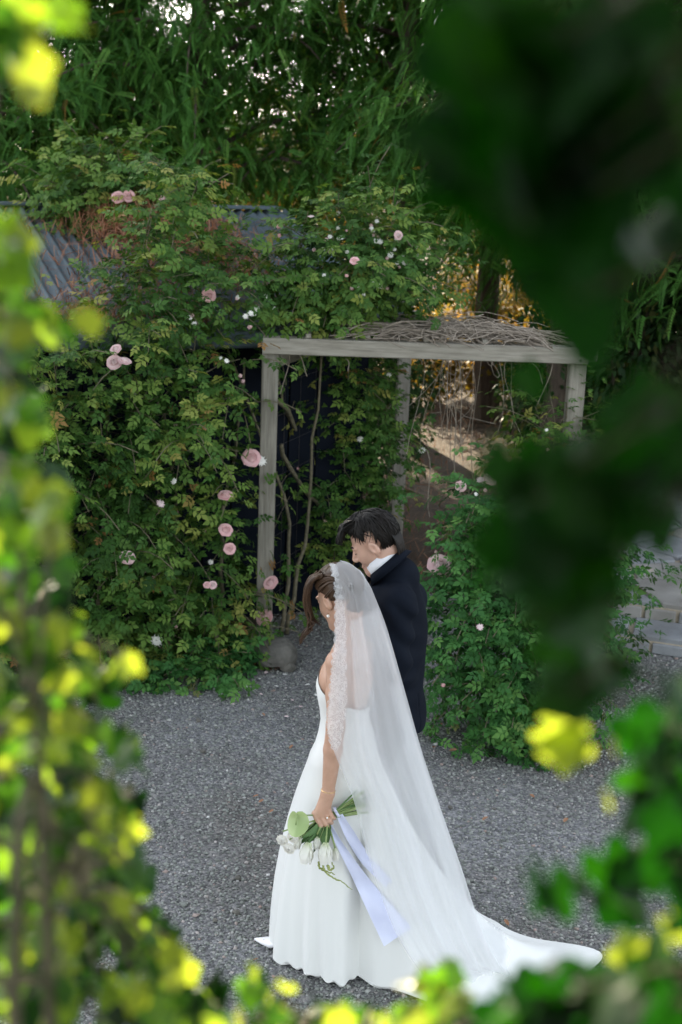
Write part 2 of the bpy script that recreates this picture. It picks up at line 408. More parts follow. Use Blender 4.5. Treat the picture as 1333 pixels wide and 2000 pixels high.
MB().box(SH((t0+t1)/2, dep, zr/2 - 0.03), ((t1-t0)/2, 0.02, zr/2 - 0.03), W, -NV, ZV).obj('back_wall', MT['shed_wall'], shed)
pitch = 0.085; ts = t0 - 0.2; per = 0.85
while ts < t1 + 0.2:                                  # roof sheets, overlapping
    te = min(ts + per, t1 + 0.22); n = int((te - ts) / pitch * 8); U = np.linspace(ts, te + 0.04, n)
    zc = 0.017 * np.sin(2*math.pi*U/pitch); V = []
    for j, d in enumerate(np.linspace(-0.28, dep + 0.12, 5)):
        zb = ze + 0.03 + (zr - ze) * (d / dep)
        V += [SH(u, d, zb + z + 0.004 * (u - ts) / per) for u, z in zip(U, zc)]
    F = np.array([(j*n+i, j*n+i+1, (j+1)*n+i+1, (j+1)*n+i) for j in range(4) for i in range(n-1)])
    obj('roof_sheet', np.array(V), F, MT['roof'], shed, True); ts += per
MB().box(SH((t0+t1)/2, dep + 0.10, zr + 0.075), ((t1-t0)/2 + 0.2, 0.09, 0.012), W, -NV, ZV, bev=0.005).obj('ridge_cap', MT['roof'], shed)
MB().box(SH((t0+t1)/2, -0.31, ze - 0.06), ((t1-t0)/2 + 0.2, 0.05, 0.05), W, -NV, ZV, bev=0.015).obj('gutter', MT['roof'], shed)

# ------------------------------------------------------------------ timber arbour
FL = at_z(515, 1262); ZB = None
FLt = at_plane(531, 656, FL, (FL - CAM) * np.array([1, 1, 0])); ZT = FLt[2]      # height of the beam's top
BL = at_z(772, 1072)
FR = at_z(1131, 676, ZT); FR[2] = 0
side = norm(BL - FL); frontd = norm(FR - FL)
BR = FR + (BL - FL)
up = np.array([0, 0, 1.0])
arb = empty('timber_arbour', FL, 'weathered grey timber arbour with square posts and bolted beams', 'arbour')
def post(b, h, name='post'):
    MB().box(b + up*(h/2 - 0.05), (0.052, 0.052, h/2 + 0.05), frontd, norm(np.cross(up, frontd)), up, bev=0.006).obj(name, MT['timber'], arb)
FV = norm(np.cross(up, frontd))                      # pointing away from the camera
for b, h in ((FL, ZT - 0.1), (FR, ZT + 0.02), (BL, ZT - 0.02)): post(b, h)
def beam(a, b, z, hw, hh, name='beam', m='timber_h'):
    d = norm(b - a); c = (a + b) / 2
    o = MB().box((0,0,0), (np.linalg.norm(b - a)/2, hw, hh), (1,0,0), (0,1,0), (0,0,1), bev=0.005).obj(name, MT[m])
    o.rotation_euler = (0, 0, math.atan2(d[1], d[0])); o.location = Vector(c + up*z); child_of(o, arb); return o
beam(FL - frontd*0.05 - FV*0.0745, FR + frontd*0.05 - FV*0.0745, ZT - 0.05, 0.022, 0.05)            # bolted to the near faces of the posts
beam(FL - frontd*0.05 + FV*0.0745, FR + frontd*0.135 + FV*0.0745, ZT - 0.056, 0.022, 0.047)         # its twin on the far faces
beam(FL + side*0.12 + frontd*0.0, BL + side*0.2, ZT - 0.16, 0.022, 0.045)
for k in range(5):
    p = FL + (FR - FL)*(0.12 + 0.19*k); beam(p - FV*0.07, p + FV*0.5, ZT + 0.016, 0.018, 0.014, 'batten')
for dz in (-0.035, -0.075):
    c = FR + up*(ZT + dz) - FV*0.0965
    MB().tube([c + FV*0.006, c - FV*0.006], 0.009, 8).obj('bolt', MT['steel'], arb)

# wire trellis along the shed side of the arbour
tre = empty('wire_trellis', FL + side*0.1, 'thin wire mesh trellis between the left posts of the arbour', 'trellis')
L = np.linalg.norm(BL - FL)
for k in range(9):
    z = 0.12 + 0.2*k; p = FL + side*0.06; q = BL - side*0.06
    MB().tube([p + up*z, q + up*z], 0.0014, 4, False).obj('wire', MT['steel'], tre)
for k in range(1, 10):
    p = FL + side*(L*k/10); MB().tube([p + up*0.1 - frontd*0.006, p + up*1.75 - frontd*0.006], 0.0014, 4, False).obj('wire', MT['steel'], tre)
# ------------------------------------------------------------------ trees
def frond_template():
    V = []; F = []
    n = 9
    for i in range(n):
        x = 0.12 + 0.88 * i / n; z = -0.22 * x * x
        for s in (-1, 1):
            L = 0.24 * (1 - 0.45 * i / n); w = 0.034
            a = np.array([x, 0, z]); d = norm(np.array([0.75, s * 0.62, -0.28])); side = norm(np.cross(d, (0, 0.3*s, 1)))
            b = len(V); V += [a, a + d*L*0.45 + side*w, a + d*L, a + d*L*0.45 - side*w]; F.append((b, b+1, b+2, b+3))
    b = len(V); V += [np.array((0.9,0,-.18)), np.array((1.05,.045,-.26)), np.array((1.22,0,-.36)), np.array((1.05,-.045,-.26))]; F.append((b,b+1,b+2,b+3))
    return np.array(V), np.array(F)
FR_V, FR_F = frond_template()
def tree_parts(seed, H, base_h, rad, n_limb, per_limb, droop=0.55, lean=0.0):
    r = np.random.default_rng(seed)
    tr = MB(); lm = MB()
    tz = np.linspace(0, H, 9); P = np.c_[np.cumsum(r.normal(0, .06, 9)), np.cumsum(r.normal(0, .06, 9)), tz]; P[0, :2] = 0
    tr.tube(P, 0.16 * (1 - tz/H*0.9) + 0.012, 8)
    X = []; T = []
    for k in range(n_limb):
        z = base_h + (H - base_h) * ((k + r.uniform(0, 1)) / n_limb)
        u = (z - base_h) / (H - base_h)
        L = rad * (1.02 - 0.72 * u ** 1.4) * r.uniform(0.65, 1.15)
        a = k * 2.4 + r.uniform(-.5, .5); o = np.array([math.cos(a), math.sin(a), 0])
        p0 = np.array([np.interp(z, tz, P[:,0]), np.interp(z, tz, P[:,1]), z])
        rise = r.uniform(0.05, 0.45) * L
        Q = bezier(p0, p0 + o*L*0.35 + up*rise, p0 + o*L*0.75 + up*rise*0.9, p0 + o*L + up*(rise*0.3 - 0.25*L*droop), 9)
        lm.tube(Q, np.linspace(0.035*(1.1-u), 0.006, 9), 5, False)
        m = int(per_limb * (0.5 + L / rad))
        t = r.uniform(0.12, 1.0, m) ** 0.75
        C = np.array([[np.interp(q, np.linspace(0,1,9), Q[:,j]) for j in range(3)] for q in t])
        cl = r.normal(0, 1, (int(m/9)+1, 3)) * np.array([.26,.26,.2]); C = C + cl[np.arange(m) % len(cl)] * (0.5 + 0.8*t[:, None]) + r.normal(0, .08, (m,3))
        D = o[None]*0.55 + r.normal(0, .55, (m,3)); D[:,2] -= droop
        X.append(D); T.append(C)
    X = np.vstack(X); T = np.vstack(T); N = r.normal(0, .5, X.shape) + np.array([0,0,1.0])
    S = r.uniform(0.18, 0.34, len(T))
    V, F = scatter(FR_V, FR_F, frames(X, N) * S[:, None, None], T)
    tint = np.repeat(np.clip(r.normal(.45, .22, len(T)), 0, 1), len(FR_V))
    return raw_mesh(np.array(tr.v), tr.f), raw_mesh(np.array(lm.v), lm.f), raw_mesh(V, F, tint)
def place_tree(parts, loc, rz, s, name, label, cat, group, leaf):
    o = empty(name, loc, label, cat, group); o.rotation_euler = (0, 0, rz); o.scale = (s[0], s[0], s[1])
    for nm, me, mt in zip(('trunk', 'limbs', 'crown'), parts, (MT['bark'], MT['bark'], leaf)):
        if len(me.materials) == 0: me.materials.append(mt)
        c = bpy.data.objects.new(nm, me); COL.objects.link(c); c.parent = o
    return o
TREES = [tree_parts(101, 9.6, 2.3, 2.3, 58, 148), tree_parts(202, 9.2, 2.6, 2.1, 54, 148), tree_parts(303, 10.2, 2.5, 2.5, 60, 144)]
spots = [(-9.6,18.2,0,.95),(-7.7,17.6,1,.93),(-6.2,18.6,2,.92),(-4.5,17.2,0,.96),(-3.0,18.3,1,1.02),(-1.95,17.0,2,1.0),(0.7,17.4,0,1.08),(-.7,20.6,1,1.0),(-4.0,21.0,0,1.0),(1.9,18.6,1,1.1),
         (3.2,17.0,2,1.12),(4.7,18.2,0,1.16),(6.3,17.4,1,1.2),(8.2,18.4,2,1.2)]
for i, (x, y, k, s) in enumerate(spots):
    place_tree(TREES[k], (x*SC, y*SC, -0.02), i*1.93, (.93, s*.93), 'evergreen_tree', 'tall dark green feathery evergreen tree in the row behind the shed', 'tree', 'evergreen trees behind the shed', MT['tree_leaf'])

for i, (x, y, k, s) in enumerate([(1.9,13.0,2,.98),(3.3,12.2,0,1.02),(4.9,12.6,1,1.08)]):
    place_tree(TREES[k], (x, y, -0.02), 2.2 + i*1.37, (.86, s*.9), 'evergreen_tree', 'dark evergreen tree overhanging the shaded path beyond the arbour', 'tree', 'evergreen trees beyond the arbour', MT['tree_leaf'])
# second storey of shade: broad shrubs of the wood beyond the arbour, and sunlit ones in the clearing behind
SH_V = np.array([(0,0,0),(0.45,0.26,0.05),(1,0,-0.06),(0.45,-0.26,0.05)]); SH_F = np.array([(0,1,2,3)])
def shrub_parts(seed, H, rad, n, leaf_len, hole=0.35):
    r = np.random.default_rng(seed); st = MB()
    nb = 16; C = np.c_[r.normal(0, rad*.55, nb), r.normal(0, rad*.55, nb), r.uniform(0.15, 1, nb)*H*0.85]
    for c in C: st.tube(bezier((0,0,0), (c[0]*.2, c[1]*.2, c[2]*.4), (c[0]*.7, c[1]*.7, c[2]*.7), c, 7), np.linspace(0.03, 0.006, 7), 5, False)
    k = r.integers(0, nb, n); D = norm(r.normal(size=(n,3))); rr = rad*0.5*r.uniform(0.55, 1.1, n)
    T = C[k] + D * rr[:, None] * np.array([1,1,.85]); T[:,2] = np.maximum(T[:,2], 0.05)
    X = D + r.normal(0, .6, (n,3)); X[:,2] -= 0.35; N = D*0.7 + r.normal(0,.4,(n,3)) + up
    S = leaf_len * r.uniform(0.7, 1.3, n)
    V, F = scatter(SH_V, SH_F, frames(X, N) * S[:, None, None], T)
    return raw_mesh(np.array(st.v), st.f), raw_mesh(V, F, np.repeat(np.clip(r.normal(.5,.25,n),0,1), 4))
def place_shrub(parts, loc, rz, s, name, label, cat, group, leaf):
    o = empty(name, loc, label, cat, group); o.rotation_euler = (0, 0, rz); o.scale = s
    for nm, me, mt in zip(('stems', 'foliage'), parts, (MT['bark'], leaf)):
        if len(me.materials) == 0: me.materials.append(mt)
        c = bpy.data.objects.new(nm, me); COL.objects.link(c); c.parent = o
SHR = [shrub_parts(41, 3.2, 1.3, 9000, 0.10), shrub_parts(42, 2.8, 1.2, 8000, 0.11)]
for i, (x, y, k, sx, sz) in enumerate([(2.9,14.6,0,.8,1.15),(4.2,14.4,1,.95,1.35),(5.4,12.2,0,1,1.5),(3.6,16.0,1,1,1.25),(-.1,15.4,1,.75,.95),(6.6,15.6,0,1.2,1.7),(5.2,16.5,1,1,1.7)]):
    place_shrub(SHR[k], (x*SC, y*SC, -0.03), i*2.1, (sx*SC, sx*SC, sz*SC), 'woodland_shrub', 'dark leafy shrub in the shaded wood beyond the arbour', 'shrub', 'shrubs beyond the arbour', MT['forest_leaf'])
GOLD = [shrub_parts(51, 4.2, 1.6, 5200, 0.16), shrub_parts(52, 3.6, 1.5, 4800, 0.17)]
for i, (x, y, k, sx, sz) in enumerate([(-7.2,27,0,1.1,1.1),(-5.0,29,1,1.0,1.2),(-2.6,28,0,.9,.95),(-0.6,31,1,1,1.15),(1.6,36,0,1.1,1.1),(3.9,37,1,1.2,1.1),(6.5,36,0,1.1,1.1),(1.1,17.8,1,.5,.36),(1.7,19.0,0,.5,.40),(2.3,17.9,1,.5,.40),(2.9,19.4,0,.55,.5),(3.6,18.2,1,.5,.46),(4.6,19.3,0,.6,.6),(5.8,18.4,1,.6,.7)]):
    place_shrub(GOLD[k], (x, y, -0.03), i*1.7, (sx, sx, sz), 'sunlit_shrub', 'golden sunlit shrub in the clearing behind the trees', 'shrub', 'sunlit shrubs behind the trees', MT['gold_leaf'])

# ------------------------------------------------------------------ climbing roses and bushes
def leaflet(L, w, o, d, nrm):
    d = norm(d); s = norm(np.cross(nrm, d)); nn = np.cross(d, s)
    return [o, o + d*L*.42 + s*w + nn*.05*L, o + d*L*.5 - nn*.05*L, o + d*L - nn*.10*L, o + d*L*.42 - s*w + nn*.05*L], [(0,4,2),(4,3,2),(0,2,1),(2,3,1)]
def compound_template(pairs=2, w=.29):
    V = []; F = []
    specs = [(1.0, 0.0, 0)]
    def put(o, d, L):
        v, f = leaflet(L, w*L, np.array(o, float), np.array(d, float), np.array([0,0,1.0]))
        b = len(V); V.extend(v); F.extend([tuple(i+b for i in q) for q in f])
    put((0.58,0,-.03), (1,0,-.12), .48)
    for k in range(pairs):
        x = 0.5 - 0.24*k
        for s in (-1,1): put((x, 0, -.02), (.45, s*.9, -.1), .40 - .04*k)
    b = len(V); V.extend([np.array((0,0.012,0)), np.array((0,-0.012,0)), np.array((.6,-.008,-.03)), np.array((.6,.008,-.03))]); F.extend([(b,b+1,b+2),(b,b+2,b+3)])
    return np.array(V), np.array(F)
CL_V, CL_F = compound_template()
def blob_hit(px, py, blobs):
    d = ray(px, py); best = None
    for c, rr in blobs:
        o = (CAM - c) / rr; e = d / rr; A = e @ e; Bq = o @ e; Cq = o @ o - 1; D = Bq*Bq - A*Cq
        if D > 0:
            t = (-Bq - math.sqrt(D)) / A
            if t > 0 and (best is None or t < best): best = t
    return best
LEAF_MESH = {}
def leaf_variants(matname):
    if matname not in LEAF_MESH:
        LEAF_MESH[matname] = []
        for q in range(10):
            me = raw_mesh(CL_V, CL_F, np.full(len(CL_V), min(1, 0.06 + 0.098*q))); me.materials.append(MT[matname]); LEAF_MESH[matname].append(me)
    return LEAF_MESH[matname]
def leafy(name, label, cat, base, blobs, n_shoots, seed, leaf='rose_leaf', size=0.11, shoot=(0.22,0.5), droop=.35, n_obj=300, group=None, dead=.03, root_pts=None):
    r = np.random.default_rng(seed)
    root = empty(name, base, label, cat, group)
    vol = np.array([rr[0]*rr[2] + rr[1]*rr[2] for c, rr in blobs]); pick = r.choice(len(blobs), n_shoots, p=vol/vol.sum())
    C = np.array([b[0] for b in blobs]); RR = np.array([b[1] for b in blobs])
    canes = MB(); X = []; T = []; N = []; S = []; TI = []; bt_ = r.normal(0, .13, len(blobs))
    for i in range(n_shoots):
        c, rr = C[pick[i]], RR[pick[i]]
        d = norm(r.normal(size=3) + np.array([0, -.55, .15])); p = c + d*rr*r.uniform(.55, .98)
        if p[2] < 0.02: p[2] = 0.02 + r.uniform(0, .1)
        L = r.uniform(*shoot); v = norm(d*rr/rr.max() + r.normal(0, .45, 3) + np.array([0, -.1, .35])); m = max(4, int(L/0.055))
        pts = [p]
        for j in range(m):
            v = norm(v + np.array([0, 0, -droop*.35])); q = pts[-1] + v*L/m
            if q[2] < 0.03: q[2] = 0.03
            pts.append(q)
        pts = np.array(pts)
        if i % 3 == 0: canes.tube(pts[::2] if len(pts) > 4 else pts, 0.0032, 3, False)
        t0_ = np.clip(r.normal(.42, .14) + bt_[pick[i]], .02, .93)
        if r.uniform() < dead*1.3: t0_ = r.uniform(.8, 1.0)
        for j in range(1, m+1):
            s = 1 if j % 2 else -1
            ax = norm(pts[j] - pts[j-1]); sd = norm(np.cross(up, ax) + 1e-4)
            X.append(ax*.45 + sd*s*.9 + r.normal(0, .28, 3) + np.array([0,0,-.12])); T.append(pts[j])
            N.append(up*.75 + d*.75 + r.normal(0, .28, 3)); S.append(size*r.uniform(.65, 1.25))
            TI.append(t0_ + r.normal(0, .09) + (0.12 if j > m-2 else 0))
    X = np.array(X); T = np.array(T); N = np.array(N); S = np.array(S); TI = np.clip(np.array(TI), 0, 1)
    M = frames(X, N) * S[:, None, None]
    # the compound leaves that show largest become objects of their own
    v = T - CAM; dep = v @ _f; px = 666.5 + v @ _r * FPX/dep; py = 1000 - v @ _u * FPX/dep
    key = (np.floor(px/17).astype(int) * 1000 + np.floor(py/17).astype(int)); order = np.argsort(dep); seen = {}; cand = []
    for i in order:
        if 0 < px[i] < 1333 and 0 < py[i] < 2000 and key[i] not in seen: seen[key[i]] = 1; cand.append(i)
    cand = np.array(cand, int)
    if len(cand) > n_obj: cand = cand[np.argsort(-(S[cand]/dep[cand] * np.abs(norm(N[cand]) @ _f)))[:n_obj]]
    vs = leaf_variants(leaf); off = np.asarray(base)
    for i in cand:
        o = bpy.data.objects.new('leaf', vs[int(min(9, TI[i]*10))]); COL.objects.link(o); o.parent = root
        mm = np.eye(4); mm[:3,:3] = M[i]; mm[:3,3] = T[i] - off; o.matrix_local = Matrix(mm.tolist())
    rest = np.ones(len(T), bool); rest[cand] = False
    V, F = scatter(CL_V, CL_F, M[rest], T[rest])
    o = obj('foliage', V, F, MT[leaf], root, False, np.repeat(TI[rest], len(CL_V))); o['kind'] = 'stuff'
    for q in (root_pts or []):
        P = spline(q, 14); P += r.normal(0, .012, P.shape); canes.tube(P, np.linspace(.017, .007, 14), 6)
    canes.obj('canes', MT['cane'], root, True)['kind'] = 'stuff'
    return root
# rose blooms
def bloom_mesh(seed, rings, open_=1.0):
    r = np.random.default_rng(seed); V = []; F = []; TI = []
    for k, (cnt, rad, ht, tilt) in enumerate(rings):
        for j in range(cnt):
            a = 2*math.pi*(j + .5*(k % 2))/cnt + r.uniform(-.15, .15)
            o = np.array([math.cos(a), math.sin(a), 0]); sd = np.array([-math.sin(a), math.cos(a), 0])
            b = len(V); w = rad*math.tan(math.pi/cnt)*1.25 + .06
            for iu, u in enumerate(np.linspace(0, 1, 4)):
                for iv, vv in enumerate((-1, -.45, .45, 1)):
                    rr = rad*(0.25 + .75*math.sin(u*1.45)) * (1 + .03*r.normal()) * (1 - (.75 - .16*k)*u*u if k < 4 else 1) - 0.10*rad*(vv*vv)
                    curl = 0.12*tilt*max(0, u-.66)*3
                    V.append(o*(rr + curl) + sd*vv*w*(0.35 + .65*math.sin(min(1,u+.15)*1.5)) * (0.75 if u > .9 and abs(vv) > .9 else 1) + np.array([0,0, ht*u*(1-.12*vv*vv) - (curl*.8)]))
                    TI.append(min(1, max(0, 1 - k/len(rings) + .1*r.normal())))
            for iu in range(3):
                for iv in range(3): F.append((b+iu*4+iv, b+iu*4+iv+1, b+iu*4+iv+5, b+iu*4+iv+4))
    b = len(V)
    for j, ph in enumerate(np.linspace(0, 1.45, 5)):
        for i in range(12): V.append(np.array([math.cos(i*math.pi/6)*math.cos(ph)*rings[-1][1]*.72, math.sin(i*math.pi/6)*math.cos(ph)*rings[-1][1]*.72, math.sin(ph)*rings[len(rings)//2][2]*.88])); TI.append(.6)
    F += [(b+j*12+i, b+j*12+(i+1) % 12, b+(j+1)*12+(i+1) % 12, b+(j+1)*12+i) for j in range(4) for i in range(12)]
    return raw_mesh(np.array(V), np.array(F), TI)
MT['rose_petal'] = mat_leaf('rose_petal', [(0, (0.74, 0.42, 0.42)), (0.5, (0.82, 0.60, 0.59)), (1, (0.86, 0.72, 0.71))], .3, (1.1, .95, .95), .6, .2)
MT['pale_petal'] = mat_leaf('pale_petal', [(0, (0.72, 0.46, 0.46)), (0.5, (0.80, 0.64, 0.63)), (1, (0.82, 0.75, 0.73))], .3, (1.05, 1, 1), .6, .2)
MT['white_petal'] = mat_leaf('white_petal', [(0, (0.80, 0.79, 0.70)), (1, (0.84, 0.83, 0.79))], .3, (1.05, 1, 1), .6, .2)
R1 = [(3,.14,.66,0),(4,.30,.70,.1),(5,.50,.66,.2),(6,.70,.60,.5),(6,.88,.50,1.2),(6,1.0,.34,1.6)]
R2 = [(3,.14,.75,0),(4,.30,.78,.2),(5,.48,.74,.3),(5,.62,.62,.7)]
R3 = [(3,.10,.3,.2),(5,1.0,.22,1.0)]; R4 = [(4,.25,.42,.3),(6,.6,.42,.8),(7,1.0,.34,1.3)]
BLOOM = {('rose_petal',0): bloom_mesh(1, R1), ('rose_petal',1): bloom_mesh(2, R2), ('pale_petal',0): bloom_mesh(3, R1), ('pale_petal',1): bloom_mesh(4, R2),
         ('white_petal',0): bloom_mesh(5, R3), ('white_petal',1): bloom_mesh(6, R3), ('pale_petal',2): bloom_mesh(7, R3)}
for (mn, _), me in BLOOM.items(): me.materials.append(MT[mn])
def bloom(root, pos, diam, kind, seed, name='rose'):
    r = np.random.default_rng(seed); o = bpy.data.objects.new(name, BLOOM[kind]); COL.objects.link(o); o.parent = root
    z = norm(-_f*.9 + np.array([0,0,.4]) + r.normal(0, .28, 3)); x = norm(np.cross((r.normal(), r.normal(), .1), z)); y = np.cross(z, x)
    mm = np.eye(4); s = diam/2; mm[:3,0] = x*s; mm[:3,1] = y*s; mm[:3,2] = z*s; mm[:3,3] = np.asarray(pos) - np.array(root.location)
    o.matrix_local = Matrix(mm.tolist()); return o
def roses_on(root, blobs, items, seed, y_def):
    for i, (px, py, d, kind) in enumerate(items):
        t = blob_hit(px, py, blobs); p = at_y(px, py, y_def) if t is None else CAM + ray(px, py)*(t - .25)
        dist = (p - CAM) @ _f
        bloom(root, p, d/FPX*dist, kind, seed*100+i)
def B(px, py, y, rx, ry=None, rz=None):
    return (at_y(px, py, y), SC * np.array([rx, ry or rx, rz or rx]))
P0, P1 = ('rose_petal',0), ('rose_petal',1); L0, L1, L2 = ('pale_petal',0), ('pale_petal',1), ('pale_petal',2); W0, W1 = ('white_petal',0), ('white_petal',1)
rs = np.random.default_rng(77)
# 1 the big climber over the shed wall
def wall_y(px): return 9.95 - 0.75*np.clip((500-px)/400., 0, 1.6)
bl = []
for px in range(-40, 440, 82):
    for py in range(650, 1330, 92):
        if rs.uniform() < .26: continue
        bl.append(B(px + rs.uniform(-26,26), py + rs.uniform(-26,26), wall_y(px) + rs.uniform(-.24,.26), rs.uniform(.17,.27), rs.uniform(.18,.3), rs.uniform(.17,.26)))
for px, py in ((440,1150),(440,1040),(435,800),(445,720),(440,930),(440,1230),(430,1300),(400,1320),(300,1320)): bl.append(B(px, py, 9.75, .15, .18, .16))
big = leafy('climbing_rose', 'large pink climbing rose covering the dark shed wall left of the arbour', 'climbing rose', at_z(330, 1300), bl, 1050, 5, dead=.006,
            root_pts=[[at_z(330,1300), at_y(345,1000,9.9), at_y(300,700,9.9)], [at_z(430,1290), at_y(440,1000,10.0), at_y(480,700,10.0)], [at_z(200,1330), at_y(200,1000,9.7), at_y(230,650,9.6)]])
roses_on(big, bl, [(227,683,20,L0),(224,708,26,L0),(243,707,24,L0),(491,895,32,P0),(511,901,22,W0),(441,969,26,P0),(441,1036,24,P0),(449,1072,20,P0),(314,984,20,L2),(249,1090,26,L0),
    (405,1143,13,P0),(416,1143,14,L0),(518,1207,30,P0),(306,1252,26,W0),(340,940,14,W1),(408,577,24,P0),(363,942,10,L1),(300,1128,10,P1),(345,1225,10,P1),(530,1139,26,P0)], 1, 9.7)
for px, py in ((380,632),(372,620),(377,617),(480,618),(490,612),(487,640),(470,735),(476,745),(443,705),(430,700),(262,770),(343,830),(263,850),(400,1037),(412,1098),(490,640),(195,668),(345,1000)):
    bloom(big, at_y(px, py, 9.45), .038, W1 if rs.uniform()<.5 else L1, px+py, 'small_rose')
# 2 climber heaped over the shed roof and the arbour's left corner
b2 = []
for px, py, y, s in ((335,420,10.2,.28),(345,500,10.0,.24),(370,560,9.9,.26),(300,600,9.8,.26),(440,580,10.0,.28),(510,575,10.25,.26),(580,565,10.35,.26),(650,550,10.35,.3),(700,540,10.2,.36),
                     (760,550,10.5,.28),(800,570,10.5,.2),(730,490,10.4,.3),(680,470,10.4,.28),(640,500,10.3,.25),(640,610,10.35,.14),(700,600,10.4,.14),(360,370,10.3,.16),(780,500,10.4,.22)):
    b2.append(B(px, py, y, s, s, s*.85))
top = leafy('climbing_rose', 'climbing rose heaped over the shed roof and the arbour beam', 'climbing rose', at_z(560, 1262), b2, 600, 6, dead=.008,
            root_pts=[[at_z(560,1240), at_y(600,1000,10.35), at_y(640,600,10.2)], [at_z(548,1240), at_y(560,1000,10.3), at_y(400,560,10.2)]])
roses_on(top, b2, [(543,443,13,P1),(545,460,12,P1),(778,460,16,L0),(693,510,16,P0),(677,540,12,P1),(608,423,14,L2)], 2, 10.0)
for k in range(60):
    px, py = [(700,440),(760,480),(650,470),(790,500),(720,560),(600,560),(500,600)][k % 7]; px += rs.uniform(-40,40); py += rs.uniform(-25,25)
    t = blob_hit(px, py, b2)
    if t: bloom(top, CAM + ray(px, py)*(t-.13), rs.uniform(.025,.045), (W0, W1, L1)[k % 3], 900+k, 'small_rose')
# 3 leafy branch behind the roof on the left with three blooms
b3 = [B(210,380,12.4,.42,.3,.34), B(150,400,12.6,.36,.3,.3), B(270,400,12.3,.36,.3,.3), B(320,400,12.2,.24,.3,.26), B(190,335,12.5,.25,.25,.18), B(240,430,12.4,.3,.3,.22)]
far = leafy('climbing_rose', 'climbing rose with three pink blooms rising behind the corrugated roof', 'climbing rose', (b3[0][0][0], 12.2, 0), b3, 260, 7, size=.14, n_obj=250,
            root_pts=[[(b3[0][0][0], 12.2, 0), (b3[0][0][0], 12.2, 1.8), b3[0][0]]])
roses_on(far, b3, [(231,386,22,P0),(252,383,20,P0),(318,388,20,L1),(228,352,8,P1)], 3, 12.0)
# 4 climber inside the arbour
b4 = [B(685,800,11.0,.2,.2,.28), B(705,850,11.1,.18,.2,.24), B(690,880,11.0,.26,.2,.28), B(660,770,11.0,.2,.2,.22), B(640,930,10.9,.24,.2,.22), B(695,930,11.0,.18,.2,.22), B(690,990,10.9,.2,.2,.22), B(640,720,10.9,.24,.2,.16), B(590,935,10.7,.14,.14,.12), B(640,1040,10.8,.16,.16,.2),B(625,1110,10.7,.12,.14,.16)]
ins = leafy('climbing_rose', 'climbing rose with bare canes growing on the trellis inside the arbour', 'climbing rose', at_z(660, 1180), b4, 330, 8, size=.105, dead=.03,
            root_pts=[[at_y(548,870,10.2), at_y(590,950,10.5), at_y(640,1000,10.7), at_z(690,1120)], [at_z(640,1190), at_y(620,900,10.7), at_y(650,720,10.8)], [at_z(700,1160), at_y(730,950,11.1), at_y(700,730,11.1)], [at_y(545,780,10.3), at_y(590,850,10.6), at_y(640,900,10.8), at_z(655,1150)], [at_z(660,1175), at_y(650,1000,10.8), at_y(560,800,10.5), at_y(548,700,10.4)]])
roses_on(ins, b4, [(704,858,14,W1),(825,880,16,W0),(635,1018,12,P1),(582,916,9,P1),(760,733,12,W1)], 4, 10.9)
# 5 round rose bush on the right
b5 = []
for px, py, y, s in ((930,1010,8.7,.16),(960,990,8.8,.18),(920,1080,8.55,.2),(980,1060,8.6,.24),(1040,1050,8.7,.22),(1070,1100,8.8,.22),(900,1180,8.45,.18),(960,1180,8.4,.26),(1030,1170,8.4,.24),(1080,1190,8.55,.2),
                     (890,1260,8.4,.15),(950,1270,8.25,.24),(1030,1270,8.3,.24),(1080,1270,8.4,.22),(900,1330,8.3,.14),(970,1335,8.25,.2),(1050,1340,8.3,.22),(1100,1330,8.4,.18),(990,1385,8.2,.16),(1060,1390,8.25,.16),(930,1360,8.25,.12),(980,970,8.8,.14)):
    b5.append(B(px, py, y, s, s*1.1, s))
bush = leafy('rose_bush', 'dense green rose bush at the arbour entrance, pale blooms on top', 'rose bush', at_z(1030, 1400), b5, 820, 9, 'bush_leaf', size=.10, shoot=(.16,.34), droop=.6, dead=.006,
             root_pts=[[at_z(1030,1400), at_y(1030,1250,8.5), at_y(980,1000,8.8)], [at_z(1050,1400), at_y(1060,1250,8.5), at_y(1100,1080,8.8)]])
roses_on(bush, b5, [(900,950,19,L0),(940,938,18,L2),(960,934,24,L0),(948,957,12,L1),(858,1105,40,L0),(930,965,9,W1),(938,1225,16,L2),(866,1340,14,P1)], 5, 8.6)
bloom(bush, at_y(851, 1078, 8.55), .03, L1, 3, 'small_rose')
# 6 looser bush behind it, spilling over the step
b6 = [B(1165,1090,9.6,.2), B(1185,1145,9.5,.17), B(1145,1165,9.5,.18), B(1180,1215,9.4,.13), B(1160,1250,9.3,.16)]
leafy('rose_bush', 'loose rose bush with long shoots spilling over the stone step', 'rose bush', at_z(1185, 1290), b6, 95, 10, 'bush_leaf', size=.115, dead=.01,
      root_pts=[[at_z(1185,1290), at_y(1190,1200,9.5), at_y(1220,1080,9.7)]])
# 7 climber on the right post
b7 = [B(1085,860,9.9,.16,.14,.2), B(1075,910,9.9,.16,.14,.18), B(1110,890,9.85,.1), B(1130,900,9.8,.08), B(1080,820,9.9,.08), B(1150,910,9.8,.1), B(1100,960,9.8,.15), B(1090,1020,9.7,.16)]
rp = leafy('climbing_rose', 'thin climbing rose with pink buds twining up the right arbour post', 'climbing rose', FR + np.array([-.12, -.05, 0]), b7, 150, 12, 'rose_leaf', size=.085, dead=.02, root_pts=[[FR + np.array([-.12,-.05,0]), FR + np.array([-.1,-.05,.6]), at_y(1085,860,9.9)]])
roses_on(rp, b7, [(1070,880,11,P1),(1145,886,10,W1),(1068,840,8,W1),(1064,898,9,W0)], 7, 9.7)
